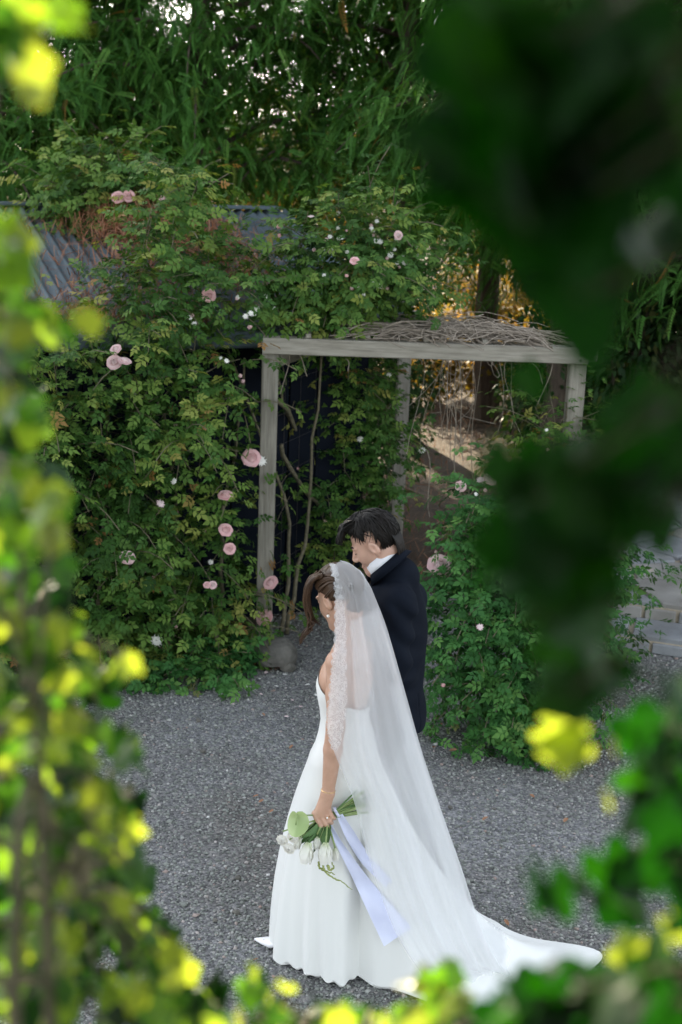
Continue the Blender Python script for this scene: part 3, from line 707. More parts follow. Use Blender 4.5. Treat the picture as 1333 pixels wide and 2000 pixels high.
# low seedlings along the foot of the wall
b8 = [B(420,1330,9.2,.12,.14,.08), B(455,1320,9.3,.12,.14,.09), B(400,1370,9.0,.1,.1,.06), B(430,1365,9.0,.12,.12,.07), B(470,1300,9.4,.1,.1,.12), B(350,1330,9.1,.14,.12,.1), B(300,1345,9.0,.12,.12,.1)]
leafy('low_plant', 'low leafy seedlings spreading on the gravel below the climbing rose', 'plant', at_z(430, 1350), b8, 90, 13, 'bush_leaf', size=.11, shoot=(.1,.2), droop=.5)

# ------------------------------------------------------------------ dead vines heaped on the beam, hanging twigs, needle litter
r_ = np.random.default_rng(31); m1 = MB()
for k in range(330):
    u = r_.uniform(.33, .86); hh = .075 * math.sin(math.pi*np.clip((u-.28)/.6, 0, 1)) + .02
    c = FL + (FR-FL)*u + up*(ZT + .012 + r_.uniform(0, 1)**1.3*hh) + FV*r_.uniform(-.08,.4)
    a = r_.normal(0,.75); d = frontd*math.cos(a) + FV*math.sin(a); L = r_.uniform(.08,.34); z1, z2 = r_.uniform(-.05,.10,2)
    m1.tube(bezier(c - d*L, c - d*L*.3 + up*z1 + FV*r_.normal()*.05, c + d*L*.3 + up*z2, c + d*L + up*r_.uniform(-.06,.02), 6), r_.uniform(.002,.0045), 4, False)
tag(m1.obj('dead_vine_heap', MT['twig'], None, True), 'tangled heap of dry dead vine stems lying on the arbour beam', 'dead vines', None, 'stuff')
m2 = MB()
for k in range(26):
    px = r_.choice([880, 905, 930, 960, 990], p=[.3,.3,.2,.1,.1]) + r_.normal()*22; y = 10.1 + r_.uniform(0,.8); t = at_y(px, 690, y); L = abs(r_.normal(.35,.22)) + .12
    m2.tube(bezier(t, t + up*-L*.3 + r_.normal(0,.06,3), t + up*-L*.7 + r_.normal(0,.1,3), t + up*-L + r_.normal(0,.12,3), 7), .0021, 4, False)
for px, py, qx, qy in ((885,780,892,940),(895,700,905,900),(835,880,840,1010)):
    p, q = at_y(px,py,10.3), at_y(qx,qy,10.3); m2.tube(bezier(p, p + (q-p)*.3 + np.array([.05,0,0]), p + (q-p)*.7 - np.array([.04,0,0]), q, 8), .0032, 4, False)
for px, py, qx, qy in ((565,680,548,770),(575,680,600,735),(675,700,680,725),(815,700,825,712),(1080,700,1050,790),(1040,710,1060,750)):
    p, q = at_y(px,py,9.85), at_y(qx,qy,9.8); m2.tube(bezier(p, p + (q-p)*.3 + np.array([.04,0,0]), p + (q-p)*.7, q, 7), .003, 4, False)
tag(m2.obj('hanging_twigs', MT['twig'], None, True), 'bare dry twigs hanging down from the arbour beam', 'twigs', None, 'stuff')
# brown needles on the roof
NV_, NF_ = np.array([(-.5,-.02,0),(.5,-.015,.06),(.5,.015,.06),(-.5,.02,0)]), np.array([(0,1,2,3)])
def needles(name, pts, nrm, size, label, cat, seed):
    r = np.random.default_rng(seed); n = len(pts)
    V, F = scatter(NV_, NF_, frames(r.normal(size=(n,3)), np.asarray(nrm) + r.normal(0,.25,(n,3))) * (size*r.uniform(.6,1.4,n))[:,None,None], pts)
    return tag(obj(name, V, F, MT['needle'], None, False, np.repeat(r.uniform(0,1,n), 4)), label, cat, None, 'stuff')
def roof_pt(t, d): return SH(t, d, ze + .05 + (zr-ze)*d/dep)
pts = []
for k in range(5200):
    t = r_.normal(-.35,.38); d = r_.uniform(.2, 2.3); h = max(0, .34*(1-((t+.35)/.75)**2)*(1-((d-1.3)/1.5)**2)); pts.append(roof_pt(min(t, .8), d) + up*h*r_.uniform(.5,1))
for k in range(2200):
    t = r_.uniform(-3,-.4); d = -.2 + abs(r_.normal(0,.28)); pts.append(roof_pt(t, d) + up*r_.uniform(0,.05))
for k in range(260): pts.append(roof_pt(r_.uniform(-3.5,.6), r_.uniform(0,2.6)) + up*.005)
needles('needle_litter', np.array(pts), up, .13, 'brown fallen needles and twigs heaped on the shed roof', 'leaf litter', 5)
pts = [np.array([*(at_z(r_.uniform(440,560), r_.uniform(1270,1310))[:2]), .012]) for k in range(500)]
needles('needle_litter', np.array(pts), up, .08, 'red brown dry litter around the foot of the arbour post', 'leaf litter', 6)
# forest floor litter
pts = np.c_[r_.uniform(-1,5,5000), r_.uniform(10.2,17.5,5000), r_.uniform(.0,.02,5000)]
needles('leaf_litter', pts, up, .13, 'brown leaf litter on the woodland floor beyond the arbour', 'leaf litter', 7)

# fallen petals and leaves on the gravel
PV = np.array([(-1,0,.08),(-.5,.6,.2),(.45,.62,.22),(1,0,.12),(.45,-.62,.2),(-.5,-.6,.22),(0,0,0)]); PF = [(i,(i+1)%6,6) for i in range(6)]
pet = raw_mesh(PV, PF, np.full(7, .9)); pet.materials.append(MT['white_petal'])
pet2 = raw_mesh(PV, PF, np.full(7, .5)); pet2.materials.append(MT['pale_petal'])
drop = raw_mesh(PV*np.array([1.2,.8,1.4]), PF, np.full(7, .98)); drop.materials.append(MT['needle'])
for i, (px, py) in enumerate([(601,1342),(571,1372),(540,1345),(560,1404),(507,1330),(520,1318),(530,1308),(455,1380),(497,1333),(510,1360),(480,1345),(545,1300),(556,1322),(588,1385),(617,1362),(470,1335)]):
    o = bpy.data.objects.new('fallen_petal', (pet, pet2)[i % 2]); COL.objects.link(o); s = .017*r_.uniform(.7,1.2); o.scale = (s,s*.8,s); p = at_z(px, py); o.location = (p[0], p[1], .014); o.rotation_euler = (r_.normal()*.2, r_.normal()*.2, r_.uniform(0,6))
    tag(o, 'fallen pale rose petal lying on the gravel by the arbour', 'petal', 'fallen petals on the gravel')
for i, (px, py) in enumerate([(848,1465),(862,1420),(569,1464),(510,1570),(740,1475),(948,1605),(1105,1608),(990,1808),(500,1560),(530,1590),(885,1470),(500,1880),(515,1400),(1040,1560)]):
    o = bpy.data.objects.new('fallen_leaf', drop); COL.objects.link(o); s = .022*r_.uniform(.6,1.2); o.scale = (s,s*.8,s); p = at_z(px, py); o.location = (p[0], p[1], .014); o.rotation_euler = (r_.normal()*.2, r_.normal()*.2, r_.uniform(0,6))
    tag(o, 'small dry orange leaf fallen on the grey gravel', 'leaf', 'fallen leaves on the gravel')
# ------------------------------------------------------------------ people: bodies grown from a blended distance field
class Field:
    def __init__(s, lo, hi, h):
        s.lo = np.asarray(lo, float); s.h = h; n = np.ceil((np.asarray(hi) - s.lo) / h).astype(int) + 1
        s.f = np.full(n, 9.0, np.float32); s.n = n
    def _block(s, lo, hi):
        i0 = np.clip(np.floor((np.asarray(lo) - s.lo)/s.h).astype(int), 0, s.n - 1); i1 = np.clip(np.ceil((np.asarray(hi) - s.lo)/s.h).astype(int) + 1, 1, s.n)
        g = [s.lo[a] + s.h*np.arange(i0[a], i1[a]) for a in range(3)]
        return tuple(slice(i0[a], i1[a]) for a in range(3)), g[0][:,None,None], g[1][None,:,None], g[2][None,None,:]
    def _merge(s, sl, d, k, sub):
        f = s.f[sl]
        if sub:
            d = -d; h = np.maximum(k - np.abs(f - d), 0)/k; s.f[sl] = np.maximum(f, d) + h*h*k*.25
        else:
            h = np.maximum(k - np.abs(f - d), 0)/k; s.f[sl] = np.minimum(f, d) - h*h*k*.25
    def cone(s, a, b, ra, rb, k=.02, sub=False):
        a = np.asarray(a, float); b = np.asarray(b, float); m = max(ra, rb) + k + .02
        sl, X, Y, Z = s._block(np.minimum(a,b) - m, np.maximum(a,b) + m)
        v = b - a; L2 = max(v @ v, 1e-9)
        t = np.clip(((X-a[0])*v[0] + (Y-a[1])*v[1] + (Z-a[2])*v[2])/L2, 0, 1)
        d = np.sqrt((X-a[0]-t*v[0])**2 + (Y-a[1]-t*v[1])**2 + (Z-a[2]-t*v[2])**2) - (ra + (rb-ra)*t)
        s._merge(sl, d.astype(np.float32), k, sub)
    def ell(s, c, rad, Rm=None, k=.02, sub=False):
        c = np.asarray(c, float); rad = np.asarray(rad, float); Rm = np.eye(3) if Rm is None else np.asarray(Rm); m = rad.max() + k + .02
        sl, X, Y, Z = s._block(c - m, c + m); X = X-c[0]; Y = Y-c[1]; Z = Z-c[2]
        q = [(Rm[0,j]*X + Rm[1,j]*Y + Rm[2,j]*Z) for j in range(3)]
        k0 = np.sqrt(sum((q[j]/rad[j])**2 for j in range(3))); k1 = np.sqrt(sum((q[j]/rad[j]**2)**2 for j in range(3)))
        s._merge(sl, (k0*(k0-1)/np.maximum(k1, 1e-6)).astype(np.float32), k, sub)
    def mesh(s):
        f = s.f; neg = f < 0; nx, ny, nz = f.shape
        cnt = np.zeros((nx-1,ny-1,nz-1), np.int8)
        for dx in (0,1):
            for dy in (0,1):
                for dz in (0,1): cnt += neg[dx:nx-1+dx, dy:ny-1+dy, dz:nz-1+dz]
        act = np.argwhere((cnt > 0) & (cnt < 8)); idx = np.full(cnt.shape, -1, np.int32); idx[tuple(act.T)] = np.arange(len(act))
        cor = np.array([(i,j,k) for i in (0,1) for j in (0,1) for k in (0,1)])
        vals = np.stack([f[tuple((act + c).T)] for c in cor], 1)
        P = np.zeros((len(act),3)); N = np.zeros(len(act))
        for a in range(8):
            for b in range(a+1, 8):
                if np.abs(cor[a]-cor[b]).sum() != 1: continue
                va, vb = vals[:,a], vals[:,b]; m = (va < 0) != (vb < 0); t = np.where(m, va/np.where(m, va-vb, 1), 0)
                P += m[:,None]*(cor[a] + t[:,None]*(cor[b]-cor[a])); N += m
        V = s.lo + s.h*(act + P/N[:,None]); Q = []
        for ax in range(3):
            u, w = [(1,2),(2,0),(0,1)][ax]
            sl0 = [slice(1,-1)]*3; sl1 = [slice(1,-1)]*3; sl0[ax] = slice(0,-1); sl1[ax] = slice(1,None)
            A = neg[tuple(sl0)]; Bn = neg[tuple(sl1)]; e = np.argwhere(A != Bn); flip = A[tuple(e.T)]
            off = np.ones(3, int); off[ax] = 0; e = e + off
            du = np.zeros(3, int); du[u] = 1; dw = np.zeros(3, int); dw[w] = 1
            q = np.stack([idx[tuple((e-du-dw).T)], idx[tuple((e-dw).T)], idx[tuple(e.T)], idx[tuple((e-du).T)]], 1)
            q[~flip] = q[~flip][:, ::-1]; Q.append(q[(q >= 0).all(1)])
        return V, np.vstack(Q)
def rot_axes(fwd, tilt):
    """columns forward, left, up for a head facing fwd (horizontal) and bowed by tilt"""
    f = norm(np.array([fwd[0], fwd[1], 0])); l = np.cross(up, f); f2 = f*math.cos(tilt) - up*math.sin(tilt)
    return np.stack([f2, l, np.cross(f2, l)], 1)
def skin_mat(name, c0, c1):
    m, nd, ln, b = new_mat(name); tc = nd.new('ShaderNodeTexCoord'); n = noise(nd, ln, 18, 5, .6, tc.outputs['Object'])
    r = ramp(nd, [(.3, c0), (.7, c1)]); ln.new(n.outputs[0], r.inputs[0]); ln.new(r.outputs[0], b.inputs['Base Color'])
    b.inputs['Roughness'].default_value = .48; b.inputs['Subsurface Weight'].default_value = .12; b.inputs['Subsurface Radius'].default_value = (.012,.005,.003); b.inputs['Subsurface Scale'].default_value = .5
    return m
MT['skin_f'] = skin_mat('skin_tan', (.43,.25,.17), (.53,.325,.23)); MT['skin_m'] = skin_mat('skin_fair', (.50,.30,.22), (.60,.38,.285))
MT['lip'] = mat_noise('lip', [(.3,(.42,.19,.15)),(.7,(.48,.23,.19))], 60, 3, .5, 0)
def head(F, o, H, s, ears=True, male=False):
    """skull, face, ears blended into the field F; o = centre, H = axes, s = scale"""
    def P(x, y, z): return o + H @ (np.array([x, y, z])*s)
    def E(c, r, k=.02, sub=False, rot=None): F.ell(P(*c), np.array(r)*s, H if rot is None else H @ rot, k, sub)
    E((-.012,0,.035), (.098,.077,.092)); E((.025,0,-.035), (.070,.060,.085), .03)
    F.cone(P(-.01,.045,-.055), P(.06,.022,-.105), .022*s, .018*s, .025); F.cone(P(-.01,-.045,-.055), P(.06,-.022,-.105), .022*s, .018*s, .025)
    E((.070,0,-.106), (.024,.022,.018), .018)
    F.cone(P(.090,0,.012), P(.113,0,-.026), .0085*s, .0115*s, .010); E((.104,.010,-.034), (.012,.008,.008), .008); E((.104,-.010,-.034), (.012,.008,.008), .008)
    for y in (-1, 1):
        E((.052,.036*y,-.03), (.03,.021,.03), .025); E((.098,.033*y,.006), (.016,.018,.011), .012, True); E((.078,.032*y,.004), (.013,.015,.011), .006)
        F.cone(P(.090,.012*y,.024), P(.076,.052*y,.022), .008*s, .006*s, .012)
        if ears:
            rot = np.array(Matrix.Rotation(.3, 3, 'Y')); E((-.008,.082*y,-.008), (.020,.010,.033), .005, False, rot); E((-.003,.092*y,-.004), (.012,.0075,.021), .003, True, rot); E((-.004,.078*y,-.036), (.009,.006,.009), .004)
    E((.092,0,-.066), (.012,.024,.007), .006); E((.089,0,-.078), (.012,.021,.008), .006)
    return P
def hair_mat(name, c0, c1, rough=.35):
    m = mat_noise(name, [(.3, c0), (.7, c1)], 20, 4, rough, .3, .003, (1, 1, .25), .22); return m
MT['hair_m'] = hair_mat('hair_dark', (.0045,.004,.0035), (.012,.009,.007), .5); MT['hair_f'] = hair_mat('hair_brown', (.030,.017,.010), (.078,.044,.025), .36)
RADC = (.098,.077,.092)
def cap_pt(P, th, ph, grow):
    c = np.array([-.012,0,.035]); d = np.array([math.cos(ph)*math.cos(th), math.cos(ph)*math.sin(th), math.sin(ph)])
    return P(*(c + d*(np.array(RADC) + grow)))
def hair_cap(mb, P, phi_end, thick, nt=72, npn=20):
    V = []; F = []
    for j in range(npn):
        for i in range(nt):
            th = -math.pi + 2*math.pi*i/nt; e = phi_end(th); u = j/(npn-1); ph = math.pi/2*(1-u) + e*u
            V.append(cap_pt(P, th, ph, thick(th, u) if u < .97 else -.004))
    F = [(j*nt+i, (j+1)*nt+i, (j+1)*nt+(i+1) % nt, j*nt+(i+1) % nt) for j in range(npn-1) for i in range(nt)]
    mb.add(V, F)
MT['satin'] = None
def satin():
    m, nd, ln, b = new_mat('satin'); b.inputs['Base Color'].default_value = (.74,.745,.72,1); b.inputs['Roughness'].default_value = .42
    b.inputs['Sheen Weight'].default_value = .25; b.inputs['Specular IOR Level'].default_value = .45
    tc = nd.new('ShaderNodeTexCoord'); n = noise(nd, ln, 5, 3, .5, tc.outputs['Object'], (1,1,.35)); bump(nd, ln, n.outputs[0], b, .22, .03); return m
MT['satin'] = satin()
def tulle(name, op, lace=False):
    m, nd, ln, b = new_mat(name)
    b.inputs['Base Color'].default_value = (.86,.87,.88,1); b.inputs['Roughness'].default_value = .8; b.inputs['Sheen Weight'].default_value = .3
    tl = nd.new('ShaderNodeBsdfTranslucent'); tl.inputs[0].default_value = (.86,.87,.88,1); m1 = nd.new('ShaderNodeMixShader'); m1.inputs[0].default_value = .45
    ln.new(b.outputs[0], m1.inputs[1]); ln.new(tl.outputs[0], m1.inputs[2])
    tr = nd.new('ShaderNodeBsdfTransparent'); ms = nd.new('ShaderNodeMixShader'); ln.new(tr.outputs[0], ms.inputs[1]); ln.new(m1.outputs[0], ms.inputs[2]); ms.inputs[0].default_value = op
    tc = nd.new('ShaderNodeTexCoord')
    if lace:
        v = nd.new('ShaderNodeTexVoronoi'); v.inputs['Scale'].default_value = 210; v.feature = 'DISTANCE_TO_EDGE'; ln.new(tc.outputs['Object'], v.inputs['Vector'])
        n = noise(nd, ln, 75, 3, .6, tc.outputs['Object']); r1 = ramp(nd, [(.04, (1,1,1)), (.12, (.25,.25,.25))]); ln.new(v.outputs[0], r1.inputs[0])
        r2 = ramp(nd, [(.42, (0,0,0)), (.52, (.75,.75,.75))]); ln.new(n.outputs[0], r2.inputs[0])
        mx = nd.new('ShaderNodeMath'); mx.operation = 'MAXIMUM'; ln.new(r1.outputs[0], mx.inputs[0]); ln.new(r2.outputs[0], mx.inputs[1])
        mu = nd.new('ShaderNodeMath'); mu.operation = 'MULTIPLY'; mu.inputs[1].default_value = op; ln.new(mx.outputs[0], mu.inputs[0]); ln.new(mu.outputs[0], ms.inputs[0])
    ln.new(ms.outputs[0], nd['Material Output'].inputs['Surface']); return m
MT['tulle'] = tulle('tulle', .40); MT['lace'] = tulle('lace', .6, True)
def cloth_mat(name, c0, c1, rough=.8, fine=700, bs=.12, sheen=.15):
    m = mat_noise(name, [(.3,c0),(.7,c1)], 6, 4, rough, bs, .002, None, .07, fine); m.node_tree.nodes['Principled BSDF'].inputs['Sheen Weight'].default_value = sheen; return m
MT['suit'] = cloth_mat('suit', (.0045,.0065,.0115), (.0075,.0105,.0175), .8, sheen=.0); MT['lapel'] = cloth_mat('lapel', (.004,.0045,.006), (.006,.007,.009), .5, sheen=0)
MT['shirt'] = cloth_mat('shirt', (.74,.75,.78), (.80,.81,.83), .8)
MT['gold'] = mat_noise('gold', [(.3,(.75,.52,.22)),(.7,(.85,.62,.30))], 30, 2, .25, 0); MT['gold'].node_tree.nodes['Principled BSDF'].inputs['Metallic'].default_value = 1
MT['pearl'] = mat_noise('pearl', [(.3,(.80,.76,.70)),(.7,(.86,.83,.78))], 30, 2, .2, 0, spec=.7)
from mathutils.bvhtree import BVHTree

# ---- bride
BB = at_z(655, 1868); bf = norm((-.906,.42,0)); blf = np.array([-bf[1], bf[0], 0])
def LM(px, py, off=0.0): return at_plane(px, py, BB + np.array([0, off, 0]), (0,1,0))
bride = empty('person', BB, 'bride in a strapless white satin gown and long veil, head bowed, holding a bouquet', 'person')
def bb(f, l, z): return BB + bf*f + blf*l + up*z
F = Field(BB + np.array([-.42,-.42,-.01]), BB + np.array([.36,.40,1.75]), .0042)
hf = np.array([-.72,.69,0]); HB = rot_axes(hf, R(26))
ear = LM(640, 1178, -.055); oB = ear - HB @ (np.array([-.006,.08,-.01])*.95)
HP = head(F, oB, HB, .95)
nb = bb(-.015,0,1.345)
F.cone(HP(-.035,0,-.06), nb, .050, .056, .03)
F.ell(bb(-.005,0,1.235), (.092,.140,.15), np.stack([bf,blf,up],1), .04); F.ell(bb(0,0,1.06), (.078,.112,.12), np.stack([bf,blf,up],1), .05); F.ell(bb(-.01,0,.90), (.105,.155,.14), np.stack([bf,blf,up],1), .05)
F.ell(bb(.012,0,1.245), (.080,.136,.075), np.stack([bf,blf,up],1), .03); F.ell(bb(.03,.06,1.195), (.045,.045,.045), None, .03); F.ell(bb(.03,-.06,1.195), (.045,.045,.045), None, .03)
shL = LM(661, 1297, -.16); elL = LM(656, 1418, -.215); wrL = LM(641, 1549, -.225)
F.cone(nb + up*-.005, shL + up*.012, .045, .040, .04); F.cone(shL, (shL+elL)/2, .045, .041, .03); F.cone((shL+elL)/2, elL, .041, .034, .015); F.cone(elL, elL*.65+wrL*.35, .036, .036, .012); F.cone(elL*.65+wrL*.35, wrL, .036, .0235, .01)
shR = bb(-.01,-.165,1.32); elR = bb(-.03,-.22,1.05); wrR = bb(.03,-.23,.80)
F.cone(nb, shR, .045, .042, .04); F.cone(shR, elR, .043, .035, .03); F.cone(elR, wrR, .036, .024, .012); F.ell(wrR - up*.06, (.035,.02,.05), np.stack([bf,blf,up],1), .015)
for s in (1,-1):
    hip = bb(0,.075*s,.86); kn = bb(.03*s+.04,.08*s,.47); an = bb(.0+.05*s,.085*s,.11)
    F.cone(hip, kn, .085, .052, .03); F.cone(kn, kn*.55+an*.45, .05, .05, .02); F.cone(kn*.55+an*.45, an, .05, .032, .02); F.cone(an, an + bf*.10 - up*.065, .03, .022, .02)
# left hand closed round the stems: bundle axis from the flowers to the cut ends
sA = LM(592, 1634, -.235); sB = LM(712, 1562, -.20); sd = norm(sB - sA); gp = LM(638, 1598, -.222)     # gp: where the hand grips
toc = norm(CAM - gp); dn = norm(np.cross(sd, toc)); dn = dn if dn[2] < 0 else -dn; toc = np.cross(sd, dn); toc = toc if toc @ (CAM-gp) > 0 else -toc
palm_o = (wrL + gp)/2
F.cone(wrL, gp + toc*.016 - dn*.028 + sd*.006, .0235, .025, .014); F.cone(wrL, gp + toc*.016 - dn*.028 - sd*.012, .021, .024, .014)
def fing(i, k0, L, rad):
    a = gp + sd*k0 + toc*.026 - dn*.018; b1 = a + dn*L*.46 + toc*.002; c1 = b1 + dn*L*.12 - toc*L*.38; d1 = c1 - dn*L*.22 - toc*L*.12
    F.cone(a - dn*.022 - toc*.006, a, rad*1.15, rad*1.15, .008); F.cone(a, b1, rad*1.1, rad, .003); F.cone(b1, c1, rad, rad*.92, .003); F.cone(c1, d1, rad*.92, rad*.8, .003); return a, b1
fings = [fing(i, k, L, rr) for i, (k, L, rr) in enumerate(((-.030,.072,.0088),(-.0105,.079,.0090),(.0085,.074,.0086),(.0265,.060,.0077)))]
F.cone(palm_o - sd*.018, gp - sd*.040 - dn*.004, .013, .0105, .01); F.cone(gp - sd*.040 - dn*.004, gp - sd*.034 + dn*.016 - toc*.012, .0105, .0085, .004)
Vb, Qb = F.mesh()
bme = raw_mesh(Vb, Qb); bme.materials.append(MT['skin_f']); bme.materials.append(MT['lip'])
Lc = (((Vb[Qb].mean(1) - oB) @ HB)/.95); lm = (Lc[:,0] > .085) & (np.abs(Lc[:,1]) < .024) & (Lc[:,2] < -.059) & (Lc[:,2] > -.087)
bme.polygons.foreach_set('material_index', lm.astype(np.int32))
link_mesh('body', bme, None, bride, True)
body_tree = BVHTree.FromPolygons(Vb.tolist(), Qb.tolist())
# hair: sleek cap, low knot, falling front lock
hm = MB()
def pe_b(th): return R(np.interp(abs(math.degrees(th)), [0,35,60,80,100,130,180], [33,27,16,-4,-24,-36,-44]))
hair_cap(hm, HP, pe_b, lambda th, u: .013 + .004*math.sin(3*th) + .003*math.sin(11*th)*u)
for k in range(70):                                   # strands combed back from the brow
    th = random.uniform(-1.9, 1.9); e = pe_b(th); pts = []
    for u in np.linspace(0, 1, 9):
        a = th*(1-u) + (math.pi if th > 0 else -math.pi)*.93*u; ph = (e+.05)*(1-u) + R(-14)*u + .75*math.sin(math.pi*u)*(1 - abs(th)/2.6)
        pts.append(cap_pt(HP, a, ph, .0135 + .0015*math.sin(k)))
    hm.tube(pts, np.linspace(.0035,.003,9), 4, False)
def knot(c, r, n=14):                                 # low knot at the nape
    V = []; 
    for j in range(n+1):
        for i in range(2*n):
            d = np.array([math.sin(math.pi*j/n)*math.cos(math.pi*i/n), math.sin(math.pi*j/n)*math.sin(math.pi*i/n), math.cos(math.pi*j/n)]); V.append(c + HB @ (d*np.array([.8,1.15,.9])*r*(1 + .06*math.sin(5*math.atan2(d[1], d[2]) + 4*d[0]))))
    hm.add(V, [(j*2*n+i, (j+1)*2*n+i, (j+1)*2*n+(i+1) % (2*n), j*2*n+(i+1) % (2*n)) for j in range(n) for i in range(2*n)])
knot(HP(-.070,0,-.050), .036)
o_ = hm.obj('hair', MT['hair_f'], bride, True)
hair_tree = BVHTree.FromPolygons([tuple(v) for v in hm.v], [tuple(f) for f in hm.f])
lk = MB()
for k in range(26):
    j = lambda s=3.0: random.gauss(0, s)
    q = [(628+j(4),1122+j(2),-.01), (610+j(2),1131+j(2),.0), (600+j(2.5),1152+j(),.0), (597+j(3),1178+j(),.0), (601+j(3.5),1200+j(),.0), (607+j(3.5),1216+j(),.0)]
    if k % 2: q += [(604+j(3),1228+j(),.0), (594+j(3),1240+j(2),.0), (587+j(2),1252+j(3),.0)]
    lk.tube(spline([LM(*p) + np.array([0, .02*(k % 5 - 2)/2, 0]) for p in q], 16), np.linspace(.0065,.0018,16), 5, False)
for k in range(5):
    q = [(612,1136,0), (601+k,1165,.02), (603+k*2,1200,.03), (612+k*3,1212+k*2,.02), (622+k*2,1206+k*3,.0)]
    lk.tube(spline([LM(*p) for p in q], 12), np.linspace(.005,.0012,12), 4, False)
lk.obj('front_lock', MT['hair_f'], bride, True)
# gown
hemp = [(522,1842),(538,1868),(562,1888),(595,1908),(631,1925),(662,1927),(700,1910),(724,1930),(772,1939),(850,1966),(934,1992),(1010,1985),(1090,1945),(1150,1900),(1180,1872),(1128,1855),(1053,1842),(988,1823),(928,1788),(840,1775),(760,1770),(690,1775),(610,1785),(550,1806)]
hp = np.array([at_z(*p)[:2] - BB[:2] for p in hemp]); ha = np.arctan2(hp[:,1], hp[:,0]); hr = np.linalg.norm(hp, axis=1); od = np.argsort(ha); ha, hr = ha[od], hr[od]
NS = 300; TH = np.linspace(-math.pi, math.pi, NS, endpoint=False)
Dh = np.interp(TH, np.r_[ha-2*math.pi, ha, ha+2*math.pi], np.r_[hr,hr,hr]); kern = np.exp(-np.linspace(-2,2,9)**2); kern /= kern.sum(); Dh = np.convolve(np.r_[Dh[-4:], Dh, Dh[:4]], kern, 'valid')
phb = TH - math.atan2(bf[1], bf[0])                   # angle in the body's frame
def ell_r(a, b): return 1/np.sqrt((np.cos(phb)/a)**2 + (np.sin(phb)/b)**2)
rows = []
d2 = np.stack([np.cos(TH), np.sin(TH)], 1)
front = np.cos(phb)
for i, (z, a, b, cx) in enumerate([(1.235,.098,.150,.002),(1.205,.106,.152,.003),(1.17,.102,.144,.002),(1.12,.094,.130,.0),(1.07,.088,.123,.0),(1.02,.098,.135,-.004),(.97,.113,.155,-.008)]):
    zz = z + (np.maximum(0, 1 - i/3)*(-.035 + .075*front) if i < 3 else 0) + 0*TH
    rr = ell_r(a, b); rows.append(np.c_[BB[0] + bf[0]*cx + d2[:,0]*rr, BB[1] + bf[1]*cx + d2[:,1]*rr, zz])
z0 = .92; R0 = ell_r(.126,.17); big_ = np.clip((Dh - .30)/.45, 0, 1); big_ = big_*big_*(3-2*big_); pw = .5 + 1.9*big_
fold = (.6*np.sin(4*TH+.4) + .45*np.sin(9*TH+2.0) + .15*np.sin(17*TH + 1.0))
fold2 = .5*np.sin(11*TH + 1.3) + .5*np.sin(17*TH)
for v in np.linspace(0, 1, 74):
    q = 1 - (1-v)**1.25
    u_small = 1 - (1-q)**2.0; u_big = q**1.05
    uu = u_small*(1-big_) + u_big*big_
    zz = z0*np.clip(1-uu, 0, 1)**pw
    rr = R0 + (Dh - R0)*uu
    amp = .024*np.clip(v*1.3-.15, 0, 1)**1.2
    rr = rr + (fold*(1-big_*.5) + .3*fold2*v)*amp*(1 - .55*np.clip(v-.75, 0, 1)*4*(1-big_)*0)
    lift = big_*np.clip(uu-.25, 0, 1)*.030*(1 + np.sin(21*TH + 2*uu*3) )*np.clip(1.02-uu, 0, 1)**.5
    rows.append(np.c_[BB[0] + d2[:,0]*rr, BB[1] + d2[:,1]*rr, np.maximum(zz + lift, .020 + .006*np.sin(23*TH))])
# hem turned under by a little
rows.append(rows[-1] - np.c_[d2*.012, np.zeros(NS)] + np.array([0,0,-.012]))
G = np.array(rows); nr = len(rows)
Fd = np.array([(j*NS+i, (j+1)*NS+i, (j+1)*NS+(i+1) % NS, j*NS+(i+1) % NS) for j in range(nr-1) for i in range(NS)])
Vd = G.reshape(-1,3); obj('gown', Vd, Fd, MT['satin'], bride, True)
dress_tree = BVHTree.FromPolygons(Vd.tolist(), Fd.tolist())
# veil: near edge, outline along the back, far edge
def path(lst, n): return spline([at_z(*p[:2]) + up*p[3] if len(p) == 4 else LM(*p) for p in lst], n)
NL, NC = 110, 104
near = path([(650,1104,.0),(653,1122,-.05),(656,1150,-.085),(657,1195,-.105),(656,1245,-.15),(651,1300,-.21),(645,1360,-.255),(641,1420,-.275),(655,1474,-.285),(690,1560,-.29),(722,1680,-.32),(768,1810,-.36),(815,1890,-.38),(850,1944,0,.03)], NL)
back = path([(664,1102,.0),(690,1108,.0),(712,1124,.0),(732,1170,-.01),(752,1222,-.04),(772,1290,-.08),(796,1375,-.11),(820,1460,-.14),(845,1535,-.16),(872,1615,-.18),(900,1695,-.20),(925,1775,-.21),(955,1850,-.22),(985,1915,0,.03)], NL)
farp = path([(662,1103,.03),(672,1112,.07),(684,1140,.09),(700,1185,.11),(716,1235,.14),(738,1300,.17),(762,1375,.18),(788,1460,.18),(812,1535,.17),(838,1615,.15),(865,1695,.13),(888,1770,.1),(915,1820,.06),(950,1850,0,.03)], NL)
Cc = np.linspace(0, 1, NC); Vv = np.zeros((NL, NC, 3))
